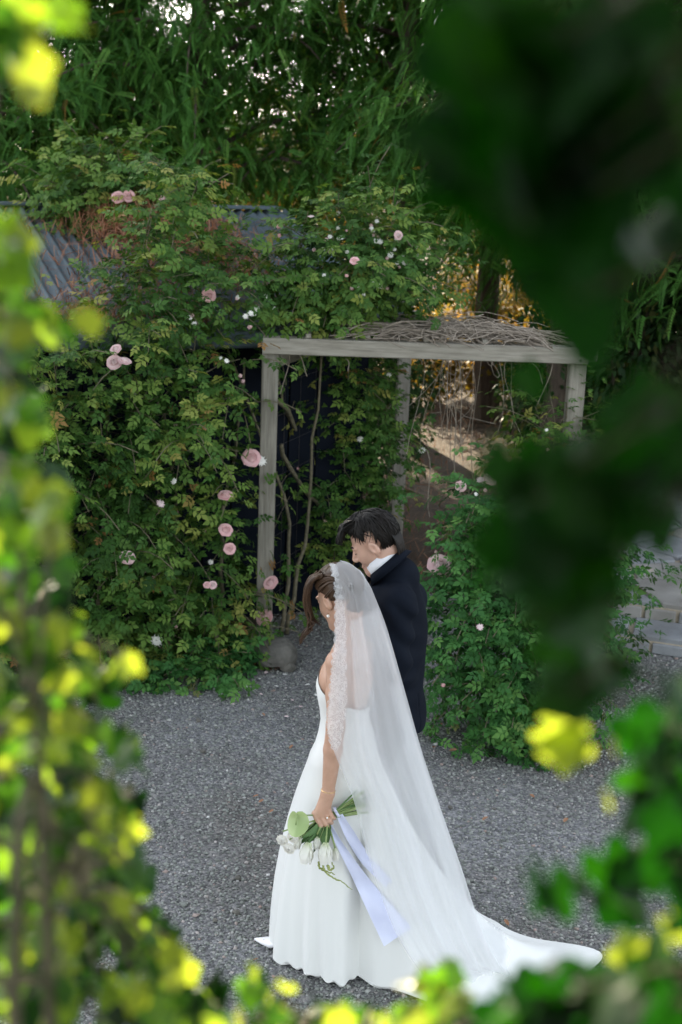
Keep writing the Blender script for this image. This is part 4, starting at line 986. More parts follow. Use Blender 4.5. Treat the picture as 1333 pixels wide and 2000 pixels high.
for j in range(NL):
    v = j/(NL-1); N_, K_, F_ = near[j], back[j], farp[j]
    bul = .02 + .075*math.sin(math.pi*min(1, v*1.15)); m1 = (N_*.5+K_*.5) + np.array([.0,-1,0])*bul*.9 + up*.004; m2 = (K_*.5+F_*.5) + np.array([.25,.3,0])*bul*.4
    A = spline([N_, N_*.72+K_*.28 + np.array([0,-1,0])*bul*.72, m1, N_*.22+K_*.78 + np.array([.05,-1,0])*bul*.6, K_, m2, F_], NC)
    amp = .003 + .015*v
    w = np.sin(2*math.pi*(6.3*Cc + .25*v) + .6) * .6 + np.sin(2*math.pi*(11.7*Cc - .4*v) + 2) * .4 + np.sin(2*math.pi*(3.1*Cc + .3))*.5
    tg = norm(np.gradient(A, axis=0)); nrm = norm(np.cross(tg, up))
    Vv[j] = A + nrm*(w*amp*np.sin(math.pi*np.clip(Cc*1.04, 0, 1))**.35)[:, None]
def push_out(V, gap):
    V = V.reshape(-1,3)
    for tree in (body_tree, dress_tree, hair_tree):
        for i, p in enumerate(V):
            if tree is dress_tree and p[2] > 1.05: continue
            co, nn, _, dist = tree.find_nearest(Vector(p), .30 if tree is dress_tree and p[2] < .7 else .06)
            if co is None: continue
            s = (Vector(p) - co).dot(nn)
            if s < gap: V[i] = np.array(co + nn*gap)
    return V
shp = Vv.shape; Vv = push_out(Vv, .009).reshape(shp); Vv[:,:,2] = np.maximum(Vv[:,:,2], .02)
for it in range(4):                                   # relax the cloth
    Vv[1:-1,1:-1] = .5*Vv[1:-1,1:-1] + .125*(Vv[:-2,1:-1] + Vv[2:,1:-1] + Vv[1:-1,:-2] + Vv[1:-1,2:])
Vv = push_out(Vv, .006).reshape(shp)
Fv = np.array([(j*NC+i, j*NC+i+1, (j+1)*NC+i+1, (j+1)*NC+i) for j in range(NL-1) for i in range(NC-1)])
veil = obj('veil', Vv.reshape(-1,3), Fv, MT['tulle'], bride, True)
V2 = Vv[28:, 20:-8].copy(); n2, c2 = V2.shape[:2]
ctr = (Vv[28:, :1] + Vv[28:, -1:])/2; jj = np.linspace(0, 1, n2)[:, None]; cw = np.linspace(0, 1, c2)[None]
V2 = V2 + norm(ctr - V2)*(.010 + .010*jj*(1 + np.sin(2*math.pi*(8.3*cw + .3*jj))))[:, :, None]
V2 = push_out(V2, .003).reshape(n2, c2, 3)
obj('underlayer', V2.reshape(-1,3), np.array([(j*c2+i, j*c2+i+1, (j+1)*c2+i+1, (j+1)*c2+i) for j in range(n2-1) for i in range(c2-1)]), MT['tulle'], veil, True)
# lace trim: a scalloped band along the near edge
band = []; NB = 9; cum = np.r_[0, np.cumsum(np.linalg.norm(np.diff(Vv[:,0], axis=0), axis=1))]; NLB = 220
for s in np.linspace(0, .80, NLB):
    j = np.searchsorted(cum, s) - 1; j = min(max(j, 0), NL-2); t = (s-cum[j])/max(cum[j+1]-cum[j], 1e-6); row = Vv[j]*(1-t) + Vv[j+1]*t
    dist = np.r_[0, np.cumsum(np.linalg.norm(np.diff(row, axis=0), axis=1))]
    wd = (.026 + .018*np.clip(s/.35, 0, 1))*(1 + .22*abs(math.sin(s*math.pi/.055))) + (.022*math.exp(-((s-.62)/.13)**2)); wd *= math.sqrt(max(.002, 1 - max(0, (s-.69)/.11)**2)); ou = -.007*abs(math.sin(s*math.pi/.03))
    e = norm(row[0] - row[min(6, NC-1)]); outw = norm(np.cross(norm(row[3]-row[0]), norm(Vv[j+1][1]-Vv[j][1]))); outw = outw if outw @ (CAM-row[0]) > 0 else -outw
    for q in np.linspace(0, 1, NB):
        x = q*wd; p = np.array([np.interp(x, dist, row[:,a]) for a in range(3)]) + (e*(-ou) if q == 0 else 0); band.append(p + outw*.0035)
Fl = np.array([(j*NB+i, j*NB+i+1, (j+1)*NB+i+1, (j+1)*NB+i) for j in range(NLB-1) for i in range(NB-1)])
obj('lace_trim', np.array(band), Fl, MT['lace'], veil, True)
# jewellery and shoe
def sphere(mb, c, r, n=8):
    V = []; Fq = []
    for j in range(n+1):
        for i in range(2*n): V.append(np.asarray(c) + r*np.array([math.sin(math.pi*j/n)*math.cos(math.pi*i/n), math.sin(math.pi*j/n)*math.sin(math.pi*i/n), math.cos(math.pi*j/n)]))
    for j in range(n):
        for i in range(2*n): Fq.append((j*2*n+i, (j+1)*2*n+i, (j+1)*2*n+(i+1) % (2*n), j*2*n+(i+1) % (2*n)))
    mb.add(V, Fq); return mb
epx = HP(-.003,.088,-.048)
er = sphere(MB(), epx - up*.013, .0062).obj('earring', MT['pearl'], bride, True); MB().tube([epx, epx - up*.009], .0015, 5).obj('hook', MT['gold'], er)
wd_ = norm(wrL - elL); wx = norm(np.cross(wd_, (0,0,1.))); wy = np.cross(wd_, wx); wc = wrL - wd_*.012
MB().tube([wc + .027*(wx*math.cos(t) + wy*math.sin(t)) for t in np.linspace(0, 2*math.pi, 25)], .0015, 5, False).obj('bracelet', MT['gold'], bride, True)
ra, rb = fings[2]; rc = ra*.45 + rb*.55; rdn = norm(rb-ra); rx = norm(np.cross(rdn, toc)); ry = np.cross(rdn, rx)
rg = MB().tube([rc + .0105*(rx*math.cos(t) + ry*math.sin(t)) for t in np.linspace(0, 2*math.pi, 21)], .0016, 5, False).obj('ring', MT['gold'], bride, True)
sphere(MB(), rc + toc*.0125, .004, 5).obj('stone', MT['pearl'], rg)
def satin_print():
    m, nd, ln, b = new_mat('printed_satin'); tc = nd.new('ShaderNodeTexCoord'); v = nd.new('ShaderNodeTexVoronoi'); v.inputs['Scale'].default_value = 60; ln.new(tc.outputs['Object'], v.inputs['Vector'])
    r = ramp(nd, [(.12, (.42,.40,.62)), (.24, (.78,.77,.78))]); ln.new(v.outputs[0], r.inputs[0]); ln.new(r.outputs[0], b.inputs['Base Color']); b.inputs['Roughness'].default_value = .4; return m
MT['shoe_print'] = satin_print()
def shoe(toe, heel, name, mat, parent, w=.036, hh=.07, lift=.0):
    ax = norm(heel - toe); L = np.linalg.norm(heel-toe); sdv = np.cross(up, ax); V = []; n = 14; prof = [(0,.002,.012),(.06,.010,.022),(.18,.024,.034),(.36,.038,.048),(.55,.036,.062),(.75,.030,.078),(.92,.028,.09),(1,.018,.09)]
    for u, wv, hv in prof:
        c = toe + ax*L*u; zb = lift*max(0, (u-.35)/.65)**1.2
        for k in range(n):
            t = 2*math.pi*k/n; V.append(c + sdv*wv*w/.036*math.cos(t) + up*(zb + hv*hh/.07*(.5+.5*math.sin(t))*(1 if math.sin(t) > 0 else .9)))
    Fq = [(j*n+i, j*n+(i+1) % n, (j+1)*n+(i+1) % n, (j+1)*n+i) for j in range(len(prof)-1) for i in range(n)] + [tuple(range(n)), tuple((len(prof)-1)*n+i for i in range(n))[::-1]]
    return obj(name, np.array(V), Fq, mat, parent, True)
toeL = at_z(497, 1838) + up*.004; s1 = shoe(toeL, toeL + norm(at_z(600,1868) - toeL)*.24, 'shoe', MT['shoe_print'], bride, hh=.05, lift=.06)
toeR = BB + np.array([-.10,.16,.004]); shoe(toeR, toeR + np.array([.22,-.07,0]), 'shoe', MT['shoe_print'], bride, hh=.05, lift=.06)

# ---- groom
GB = BB + np.array([.165,.27,0]); gf = norm((-.86,.5,0)); glf = np.array([-gf[1], gf[0], 0]); GA = np.stack([gf, glf, up], 1)
def LG(px, py, off=0.0): return at_plane(px, py, GB + np.array([0, off, 0]), (0,1,0))
def gg(f, l, z): return GB + gf*f + glf*l + up*z
groom = empty('person', GB, 'groom in a dark navy suit and white shirt looking down beside the bride', 'person')
F = Field(GB + np.array([-.48,-.42,-.01]), GB + np.array([.36,.45,1.84]), .0049)
HG = rot_axes((-.985,.17,0), R(33)); earG = LG(731, 1072, -.075); oG = earG - HG @ (np.array([-.006,.08,-.01])*.95)
GP = head(F, oG, HG, .95, male=True)
nax = norm(np.array([-.95,.25,1.0])); cc = LG(750, 1104, -.068) + np.array([0,.068,0]) - nax*.02; ncl = cc - nax*.035     # neck leans forward
F.cone(GP(-.035,0,-.06), cc, .052, .058, .03); F.cone(cc, gg(0,0,1.38), .052, .06, .03)
F.ell(GP(.083,0,-.100), np.array((.018,.020,.018))*.95, HG, .02)
F.ell(gg(0,0,1.33), (.105,.165,.20), GA, .05); F.ell(gg(0,0,1.08), (.09,.13,.2), GA, .05); F.ell(gg(.01,0,.94), (.082,.125,.11), GA, .05)
gsL = LG(780, 1172, -.165); geL = LG(774, 1302, -.215); gwL = LG(722, 1345, -.04)
gsR = gg(.0,-.165,1.44); geR = gg(.09,-.20,1.16); gwR = gg(.13,-.12,1.03)
for a_, b_, c_ in ((gsL,geL,gwL),(gsR,geR,gwR)):
    F.cone(gg(0,0,1.44), a_, .055, .05, .05); F.cone(a_, b_, .05, .042, .03); F.cone(b_, c_, .042, .028, .02)
    hd = norm(c_ - b_); F.ell(c_ + hd*.05, (.05,.022,.042), np.stack([hd, norm(np.cross(up, hd)), np.cross(hd, norm(np.cross(up, hd)))], 1), .015)
    hx = norm(np.cross(hd, (0,1,0)));
    for q, (o2, L2) in enumerate(((-.03,.06),(-.01,.068),(.011,.064),(.03,.05))):
        k0 = c_ + hd*.085 + hx*o2; k1 = k0 + hd*L2*.5 - up*.01; F.cone(k0, k1, .0095, .009, .004); F.cone(k1, k1 + hd*L2*.35 - up*.025, .009, .0075, .003)
    F.cone(c_ + hd*.03 + hx*-.03, c_ + hd*.07 + hx*-.055 - up*.01, .012, .009, .008)
for s in (1,-1):
    F.cone(gg(.02,.08*s,.9), gg(.15,.088*s,.5), .07, .055, .04); F.cone(gg(.15,.088*s,.5), gg(.10,.095*s,.1), .05, .036, .03); F.cone(gg(.10,.095*s,.07), gg(.25,.1*s,.035), .035, .03, .02)
Vg, Qg = F.mesh(); gme = raw_mesh(Vg, Qg); gme.materials.append(MT['skin_m']); gme.materials.append(MT['lip'])
Lc = ((Vg[Qg].mean(1) - oG) @ HG)/.95; lm = (Lc[:,0] > .092) & (np.abs(Lc[:,1]) < .019) & (Lc[:,2] < -.063) & (Lc[:,2] > -.084)
gme.polygons.foreach_set('material_index', lm.astype(np.int32)); link_mesh('body', gme, None, groom, True)
groom_tree = BVHTree.FromPolygons(Vg.tolist(), Qg.tolist())
def stick(tree, p, gap=.0012):
    co, nn, _, _ = tree.find_nearest(Vector(p)); return np.array(co + nn*gap)
# brows, lashes
for y in (1,-1):
    m_ = MB(); m_.tube([stick(groom_tree, GP(x, yy*y, z), .0015) for x, yy, z in ((.098,.014,.025),(.095,.026,.032),(.088,.04,.033),(.078,.052,.026))], [.0028,.0042,.0038,.0018], 5).obj('eyebrow', MT['hair_m'], groom, True)
    m_ = MB(); m_.tube([stick(groom_tree, GP(x, yy*y, z), .001) for x, yy, z in ((.094,.020,-.002),(.093,.030,-.004),(.088,.040,-.002),(.082,.047,.0))], [.0012,.0020,.002,.0012], 5).obj('eyelashes', MT['hair_m'], groom, True)
for y in (1,-1):
    MB().tube([stick(body_tree, HP(x, yy*y, z), .0012) for x, yy, z in ((.098,.014,.025),(.095,.026,.030),(.088,.04,.030),(.078,.052,.024))], [.002,.003,.0026,.0014], 5).obj('eyebrow', MT['hair_f'], bride, True)
mu = MB()
for k in range(26):
    y = -.022 + .044*k/25; a = stick(groom_tree, GP(.104 - 6*y*y, y, -.054), .0008); b = stick(groom_tree, GP(.102 - 8*y*y, y*1.2, -.0615), .0012); mu.tube([a, b], [.0012,.0006], 4, False)
mu.obj('moustache', MT['hair_m'], groom, True)
# hair
gh = MB(); random.seed(5)
def pe_g(th): return R(np.interp(abs(math.degrees(th)), [0,30,52,64,74,82,100,108,118,140,180], [36,33,26,12,-4,20,18,-24,-48,-62,-66]))
def th_g(th, u): return (.009*(1-u)**.6 + .006 + .003*math.sin(9*th + 3*u)) * (1 + .25*math.cos(th)*(1-u))
hair_cap(gh, GP, pe_g, th_g, 90, 22)
for k in range(760):
    th = random.uniform(-math.pi, math.pi); e = pe_g(th); u0 = random.uniform(0, .65); u1 = min(1.0, u0 + random.uniform(.3,.6)); sw = random.gauss(0, .22); pts = []
    for u in np.linspace(u0, u1, 8):
        t_ = (u-u0)/(u1-u0); ph = math.pi/2*(1-u) + (e - R(4))*u; pts.append(cap_pt(GP, th + sw*t_*t_, ph, th_g(th, u)*.92 + .0035*math.sin(math.pi*t_) + (.008*t_ if random.random() < .15 else 0)))
    gh.tube(pts, np.array([.0012,.0026,.0034,.0038,.0038,.0034,.0024,.0008])*random.uniform(.5,.95), 4, False)
for k in range(150):                                   # fringe swept over the brow
    y0 = random.uniform(-.055,.06); z0_ = random.uniform(.100,.132); x0 = random.uniform(.0,.05); dr = random.uniform(-.01,.02)
    q = [(x0, y0*.8, z0_), (x0+.045, y0, z0_+.006), (.090+dr, y0*1.05, .108), (.112+dr, y0*1.1+.006, .082), (.112+dr*.6, y0*1.12+.010, .072+random.uniform(-.012,.012))]
    gh.tube(spline([GP(*p) for p in q], 11), np.array([.002,.0035,.0045,.005,.0055,.0055,.005,.0045,.0035,.002,.0006])*random.uniform(.45,.75), 4, False)
for k in range(60):                                   # longer ends over the nape
    th = math.pi + random.uniform(-1.0, 1.0); y0 = .07*math.sin(th); q = [cap_pt(GP, th, R(0), .014), cap_pt(GP, th, R(-28), .014), cap_pt(GP, th, R(-50), .012), cap_pt(GP, th, R(-62), .010) + HG @ np.array([-.010,0,-.014+random.uniform(-.01,.008)])]
    gh.tube(spline(q, 8), np.linspace(.0042,.0008,8), 4, False)
for k in range(110):
    y = random.uniform(-.052,.056); q = [(-.105+4*y*y, y, .02), (-.112+5*y*y, y, -.025), (-.104+6*y*y, y*.98, -.065), (-.086+6*y*y+random.uniform(-.006,.004), y*.92, -.098+random.uniform(-.012,.012))]
    gh.tube(spline([GP(*p) for p in q], 8), np.array([.002,.004,.0045,.0045,.004,.0035,.0022,.0006]), 4, False)
gh.obj('hair', MT['hair_m'], groom, True)
# jacket
F = Field(GB + np.array([-.5,-.45,.80]), GB + np.array([.42,.46,1.66]), .0055)
def jr(z, f0, fd, lw, off=0.0): F.ell(gg(f0, off, z), (fd, lw, .13), GA, .08)
for z, f0, fd, lw in ((1.44,-.012,.105,.150),(1.36,-.012,.126,.174),(1.26,-.01,.132,.174),(1.16,-.008,.124,.162),(1.06,-.008,.126,.162),(.98,-.01,.134,.172),(.93,-.012,.138,.178)): jr(z, f0, fd, lw)
F.cone(gg(-.015,0,1.485), gg(-.01,.12,1.462), .052, .060, .05); F.cone(gg(-.015,0,1.485), gg(-.01,-.12,1.462), .052, .060, .05); F.cone(cc - nax*.070, gg(-.01,0,1.42), .088, .11, .04)
F.cone(gg(-.01,.11,1.45), gsL - up*.015, .064, .062, .07); F.cone(gg(-.01,-.12,1.455), gsR, .062, .066, .04)
for a_, b_, c_ in ((gsL,geL,gwL),(gsR,geR,gwR)):
    F.cone(a_ - up*.015, (a_+b_)/2, .061, .060, .05); F.cone((a_+b_)/2, b_, .060, .055, .015); F.cone(b_, c_, .057, .044, .02)
F.cone(cc - nax*.005, cc + nax*.13, .068, .072, .006, True)             # opening for the neck
sl, X, Y, Z = F._block(F.lo, F.lo + (F.n-1)*F.h)
hemz = GB[2] + .915 - .05*((X-GB[0])*gf[0] + (Y-GB[1])*gf[1]); F.f = np.maximum(F.f, hemz - Z).astype(np.float32)
# creases of the sleeve and back
e1 = norm(geL - gsL)
s_ = (X-gsL[0])*e1[0] + (Y-gsL[1])*e1[1] + (Z-gsL[2])*e1[2]; wv = (X-gsL[0])*(-.7) + (Z-gsL[2])*.2
fac = np.exp(-((X-gsL[0])**2 + (Y-gsL[1]+.02)**2)/.10**2) * np.clip((s_+.02)/.06, 0, 1)
F.f += (.012*np.sin(s_*68 + wv*38 + 2.2*np.sin(wv*22)) * fac).astype(np.float32)
lb = (X-GB[0])*glf[0] + (Y-GB[1])*glf[1]
F.f += (.0022*np.sin((Z)*34 + lb*22 + 1.5*np.sin(lb*15)) * np.exp(-((Z-1.17)/.14)**2)).astype(np.float32)
F.f += (.005*np.exp(-(lb/.004)**2) * (Z < 1.10)).astype(np.float32)                              # back seam and vent
Vj, Qj = F.mesh(); jk = obj('jacket', Vj, Qj, MT['suit'], groom, True)
jk_tree = BVHTree.FromPolygons(Vj.tolist(), Qj.tolist())
def neck_band(r0, r1, h, a0, a1, c, axis, name, mat, parent, open_drop=.0, thick=.004, n=40):
    ax = norm(axis); fr = norm(gf*1.0 - ax*(gf @ ax)); lf = np.cross(ax, fr); V = []
    for i in range(n):
        t = a0 + (a1-a0)*i/(n-1); d_ = fr*math.cos(t) + lf*math.sin(t)*.93; dz = -open_drop*max(0, math.cos(t))**3
        V += [c + d_*r0 + ax*(0+dz), c + d_*(r1) + ax*(h+dz), c + d_*(r1+thick) + ax*(h+dz), c + d_*(r0+thick*2.2) + ax*(0+dz)]
    Fq = [(i*4+k, i*4+(k+1) % 4, (i+1)*4+(k+1) % 4, (i+1)*4+k) for i in range(n-1) for k in range(4)] + [(0,1,2,3), tuple((n-1)*4+k for k in (3,2,1,0))]
    return obj(name, np.array(V), Fq, mat, parent, True)
shirt = neck_band(.076, .071, .060, R(14), R(346), cc - nax*.012, nax, 'shirt_collar', MT['shirt'], groom, .045, .005)
neck_band(.100, .082, .036, R(62), R(298), cc - nax*.024, nax, 'jacket_collar', MT['suit'], jk, .02, .007)
# lapels: folded strips down the chest
for s in (1,-1):
    q0 = [stick(jk_tree, cc + (gf*.035 + glf*s*.075) - up*.03, .004), stick(jk_tree, gg(.10, .085*s, 1.40), .004), stick(jk_tree, gg(.14, .06*s, 1.26), .004), stick(jk_tree, gg(.15, .012*s, 1.14), .004)]
    q1 = [stick(jk_tree, cc + (gf*.06 + glf*s*.05) - up*.04, .005), stick(jk_tree, gg(.12, .035*s, 1.40), .005), stick(jk_tree, gg(.15, .02*s, 1.27), .005), stick(jk_tree, gg(.15, .004*s, 1.14), .005)]
    A, Bp = spline(q0, 10), spline(q1, 10); V = np.vstack([A, Bp, A - gf*.004, Bp - gf*.004]); Fq = [(i, i+1, 11+i, 10+i) for i in range(9)] + [(20+i, 30+i, 31+i, 21+i) for i in range(9)]
    obj('lapel', V, Fq, MT['lapel'], jk, True)
# shirt front and bow tie
bt = cc + norm(gf - nax*(gf @ nax))*.088 - nax*.004; bx = np.cross(up, gf)
sf = MB(); 
V = [stick(jk_tree, gg(.12, l*.04*(1-i/9.), 1.43 - .03*i), .0025) for i in range(9) for l in (-1,0,1)]
obj('shirt_front', np.array(V), [(i*3+k, i*3+k+1, i*3+k+4, i*3+k+3) for i in range(8) for k in range(2)], MT['shirt'], groom, True)
bw = MB()
for s in (1,-1):
    V = []; 
    for u, hgt in ((0,.007),(.3,.012),(.7,.021),(1,.023)):
        for a in range(8):
            t = 2*math.pi*a/8; V.append(bt + glf*s*u*.055 + up*hgt*math.sin(t) + gf*.009*math.cos(t))
    bw.add(V, [(j*8+i, j*8+(i+1) % 8, (j+1)*8+(i+1) % 8, (j+1)*8+i) for j in range(3) for i in range(8)] + [tuple(24+i for i in range(8))])
sphere(bw, bt + gf*.004, .011, 6); bw.obj('bow_tie', MT['lapel'], groom, True)
# trousers and shoes
F = Field(GB + np.array([-.4,-.4,.03]), GB + np.array([.4,.4,1.12]), .012)
F.ell(gg(.01,0,.98), (.10,.15,.12), GA, .04)
for s in (1,-1): F.cone(gg(.02,.08*s,.92), gg(.15,.088*s,.5), .095, .074, .04); F.cone(gg(.15,.088*s,.5), gg(.10,.095*s,.075), .074, .062, .03)
Vt, Qt = F.mesh(); obj('trousers', Vt, Qt, MT['suit'], groom, True)
for s in (1,-1): t_ = gg(.31,.105*s,.003); shoe(t_, gg(.02,.095*s,.003), 'shoe', MT['lapel'], groom, w=.046, hh=.07)
# ------------------------------------------------------------------ bouquet in the bride's hand
bq = empty('bouquet', gp, 'white tulip bouquet with green stems and lilac ribbon held in the hand', 'bouquet')
MT['stem'] = mat_noise('stem', [(.3,(.14,.22,.06)),(.7,(.30,.38,.16))], 25, 3, .5, .1); MT['stem_dark'] = mat_noise('stem_dark', [(.3,(.05,.12,.035)),(.7,(.10,.19,.06))], 25, 3, .5, .1)
MT['tulip'] = mat_leaf('tulip', [(0,(.66,.72,.50)),(.35,(.80,.80,.72)),(1,(.84,.83,.78))], .3, (1.05,1.05,1), .5, .3)
MT['anth'] = mat_leaf('anthurium', [(0,(.30,.42,.16)),(1,(.48,.58,.30))], .25, (1.1,1.1,.8), .3, .5)
MT['ribbon'] = mat_noise('ribbon', [(.3,(.58,.61,.79)),(.7,(.66,.69,.85))], 5, 3, .45, .1, .01); MT['ribbon'].node_tree.nodes['Principled BSDF'].inputs['Sheen Weight'].default_value = .3
MT['tendril'] = mat_noise('tendril', [(.3,(.20,.24,.07)),(.7,(.36,.40,.15))], 60, 3, .8, .4, .004)
rb_ = np.random.default_rng(9)
heads = [(604,1662,'tulip'),(637,1662,'tulip'),(586,1650,'bud'),(655,1672,'bud'),(553,1640,'ruffle'),(566,1656,'ruffle'),(583,1603,'anth'),(574,1634,'ruffle'),(622,1650,'bud')]
def pix_on(px, py, off): return LM(px, py, off)
def stem_path(tip, k):
    e = pix_on(712 + rb_.uniform(-16,8), 1565 + rb_.uniform(-22,22), -.20 + rb_.uniform(-.02,.02)); g = gp + (rb_.normal(0,.0045,3)); return spline([tip, tip*.35+g*.65 + np.array([0,0,.008]), g, g*.5+e*.5, e], 12)
def petal_cup(c, axis, L, rad, seed, n=6, flare=.25):
    r = np.random.default_rng(seed); z = norm(axis); x = norm(np.cross(z, (.3,.9,.2))); y = np.cross(z, x); V = []; Fq = []; T = []
    for j in range(n):
        a = 2*math.pi*j/n + (.5 if j % 2 else 0); o = x*math.cos(a) + y*math.sin(a); s = -x*math.sin(a) + y*math.cos(a); b = len(V); k_ = .9 if j % 2 else 1.0
        for u in np.linspace(0,1,6):
            prof = math.sin(min(1,u*1.25)*1.5)*(1 - .35*max(0,u-.55)/.45 + flare*max(0,u-.7)); w = rad*.95*math.sin(math.pi*(.08+.84*u))**.6
            for v_ in (-1,-.5,0,.5,1):
                V.append(c + z*L*u*(1-.03*v_*v_) + o*rad*k_*prof*(1-.22*v_*v_) + s*w*v_*.8 + r.normal(0,.0007,3)); T.append(min(1, u*1.4))
        Fq += [(b+i*5+k, b+i*5+k+1, b+(i+1)*5+k+1, b+(i+1)*5+k) for i in range(5) for k in range(4)]
    return np.array(V), np.array(Fq), T
for i, (px, py, kd) in enumerate(heads):
    off = (-.315 if kd == 'tulip' else -.285) + rb_.uniform(-.01,.01); c = pix_on(px, py - 16, off); ax = norm(c - gp + np.array([0,0,-.03]))
    if kd == 'tulip' or kd == 'bud':
        L, rd = (.082,.030) if kd == 'tulip' else (.05,.016); V, Fq, T = petal_cup(c, norm(ax*.5 + np.array([0,0,-1.2])), L, rd, i)
        o = obj('tulip', V, Fq, MT['tulip'], bq, True, T); MB().tube(stem_path(c, i), .0036, 6).obj('stem', MT['stem'] if i % 2 else MT['stem_dark'], o, True)
    elif kd == 'ruffle':
        o = bpy.data.objects.new('ruffled_flower', BLOOM[('white_petal',2)] if ('white_petal',2) in BLOOM else None or (BLOOM.setdefault(('white_petal',2), bloom_mesh(9, R4)))); 
        if len(o.data.materials) == 0: o.data.materials.append(MT['white_petal'])
        COL.objects.link(o); o.parent = bq; z = norm(ax*.5 - _f + np.array([0,0,-.2])); x = norm(np.cross(z, (.2,.5,1))); y = np.cross(z, x); s = .030; mm = np.eye(4)
        mm[:3,0] = x*s; mm[:3,1] = y*s; mm[:3,2] = z*s; mm[:3,3] = pix_on(px, py, off) - gp; o.matrix_local = Matrix(mm.tolist())
        MB().tube(stem_path(c, i), .003, 5).obj('flower_stem', MT['stem'], bq, True)
    else:
        z = norm(-_f + np.array([-.3,0,.3])); x = norm(np.array([.15,0,-1]) - z*(np.array([.15,0,-1]) @ z)); y = np.cross(z, x); V = [pix_on(px, py, off)]; n = 20
        for k in range(n):
            t = 2*math.pi*k/n; rr = .047*(1 - .30*math.exp(-(min(t, 2*math.pi-t)/.35)**2)*-1*0 + .22*math.cos(t) - .25*math.exp(-((t-math.pi)/.35)**2)); V.append(V[0] + x*rr*math.cos(t)*1.1 + y*rr*math.sin(t)*.9 + z*(.016*math.cos(2*t) + .012))
        o = obj('anthurium', np.array(V), [(0, 1+k, 1+(k+1) % n) for k in range(n)], MT['anth'], bq, True, np.linspace(.2,.9,n+1))
        MB().tube([V[0] - x*.03 + z*.004, V[0] - x*.02 + z*.02, V[0] + x*.018 + z*.03], [.005,.005,.003], 6).obj('spadix', MT['stem'], o, True); MB().tube(stem_path(V[0] - x*.02, i), .003, 5).obj('flower_stem', MT['stem'], o, True)
for k in range(22):
    tip = pix_on(600 + rb_.uniform(-22,34), 1632 + rb_.uniform(-14,24), -.26 + rb_.uniform(-.03,.03)); MB().tube(stem_path(tip, k), rb_.uniform(.0022,.0036), 5).obj('stem', (MT['stem'], MT['stem_dark'], MT['stem'])[k % 3], bq, True)
for k, (px, py) in enumerate(((598,1640),(612,1655),(590,1625),(640,1640),(622,1636),(604,1625),(580,1640),(632,1655))):      # strap leaves
    a = gp + rb_.normal(0,.004,3); e = pix_on(px, py + 12, -.28 + rb_.uniform(-.03,.02)); w = norm(np.cross(e-a, _f)) * .013; P = spline([a, a*.5+e*.5 + np.array([0,-.012,.0]), e], 8); W_ = [ .3,.7,1,1,.9,.7,.4,.05]
    V = np.vstack([P + w*np.array(W_)[:,None], P + np.array([0,.004,-.002]), P - w*np.array(W_)[:,None]]); obj('leaf', V, [(i, i+1, 9+i, 8+i) for i in range(7)] + [(8+i, 9+i, 17+i, 16+i) for i in range(7)], MT['stem_dark'], bq, True)
for q in ([(628,1680),(634,1700),(650,1714),(668,1722),(688,1738)], [(622,1682),(626,1696),(640,1702),(655,1708)], [(640,1690),(646,1700),(652,1694),(648,1684)]):
    P = spline([pix_on(*p, -.285) for p in q], 22); P += rb_.normal(0,.0012,P.shape); MB().tube(P, np.linspace(.005,.0018,22)*rb_.uniform(.7,1.3,22), 6).obj('tendril', MT['tendril'], bq, True)
# lilac ribbon tails lying against the gown
def on_gown(px, py, gap):
    d = ray(px, py); best = None
    for tree in (dress_tree,):
        h = tree.ray_cast(Vector(CAM), Vector(d).normalized())
        if h[0] is not None: best = h[3]
    return CAM + norm(d)*((best or 6.0) - gap)
def ribbon(cl, name, gap0):
    n = 26; C = spline([(a, b, 0) for a, b, w, g in cl], n); Wd = np.interp(np.linspace(0,1,n), np.linspace(0,1,len(cl)), [q[2] for q in cl]); G_ = np.interp(np.linspace(0,1,n), np.linspace(0,1,len(cl)), [q[3] for q in cl]); T = norm(np.gradient(C[:,:2], axis=0)); V = []
    for i in range(n):
        nx = np.array([-T[i][1], T[i][0]]); dep_ = np.linalg.norm(on_gown(C[i][0], C[i][1], G_[i]) - CAM)
        for k, v_ in enumerate(np.linspace(-1,1,7)):
            p = C[i][:2] + nx*Wd[i]*v_*.5; d = norm(ray(*p)); V.append(CAM + d*(dep_ + .006*math.sin(v_*2.4 + i*.25)))
    return obj(name, np.array(V), np.array([(i*7+k, i*7+k+1, (i+1)*7+k+1, (i+1)*7+k) for i in range(n-1) for k in range(6)]), MT['ribbon'], bq, True)
ribbon([(645,1612,8,.05),(662,1646,12,.045),(698,1706,24,.045),(738,1770,44,.04),(778,1830,66,.035)], 'ribbon_tail', .02)
ribbon([(664,1592,12,.05),(684,1630,20,.03),(716,1680,22,.02),(760,1726,18,.015)], 'ribbon_tail', .02)
MB().tube([gp + sd*.046 + .016*(toc*math.cos(t) + dn*math.sin(t)) for t in np.linspace(0, 2*math.pi, 17)], .006, 6, False).obj('ribbon_wrap', MT['ribbon'], bq, True)
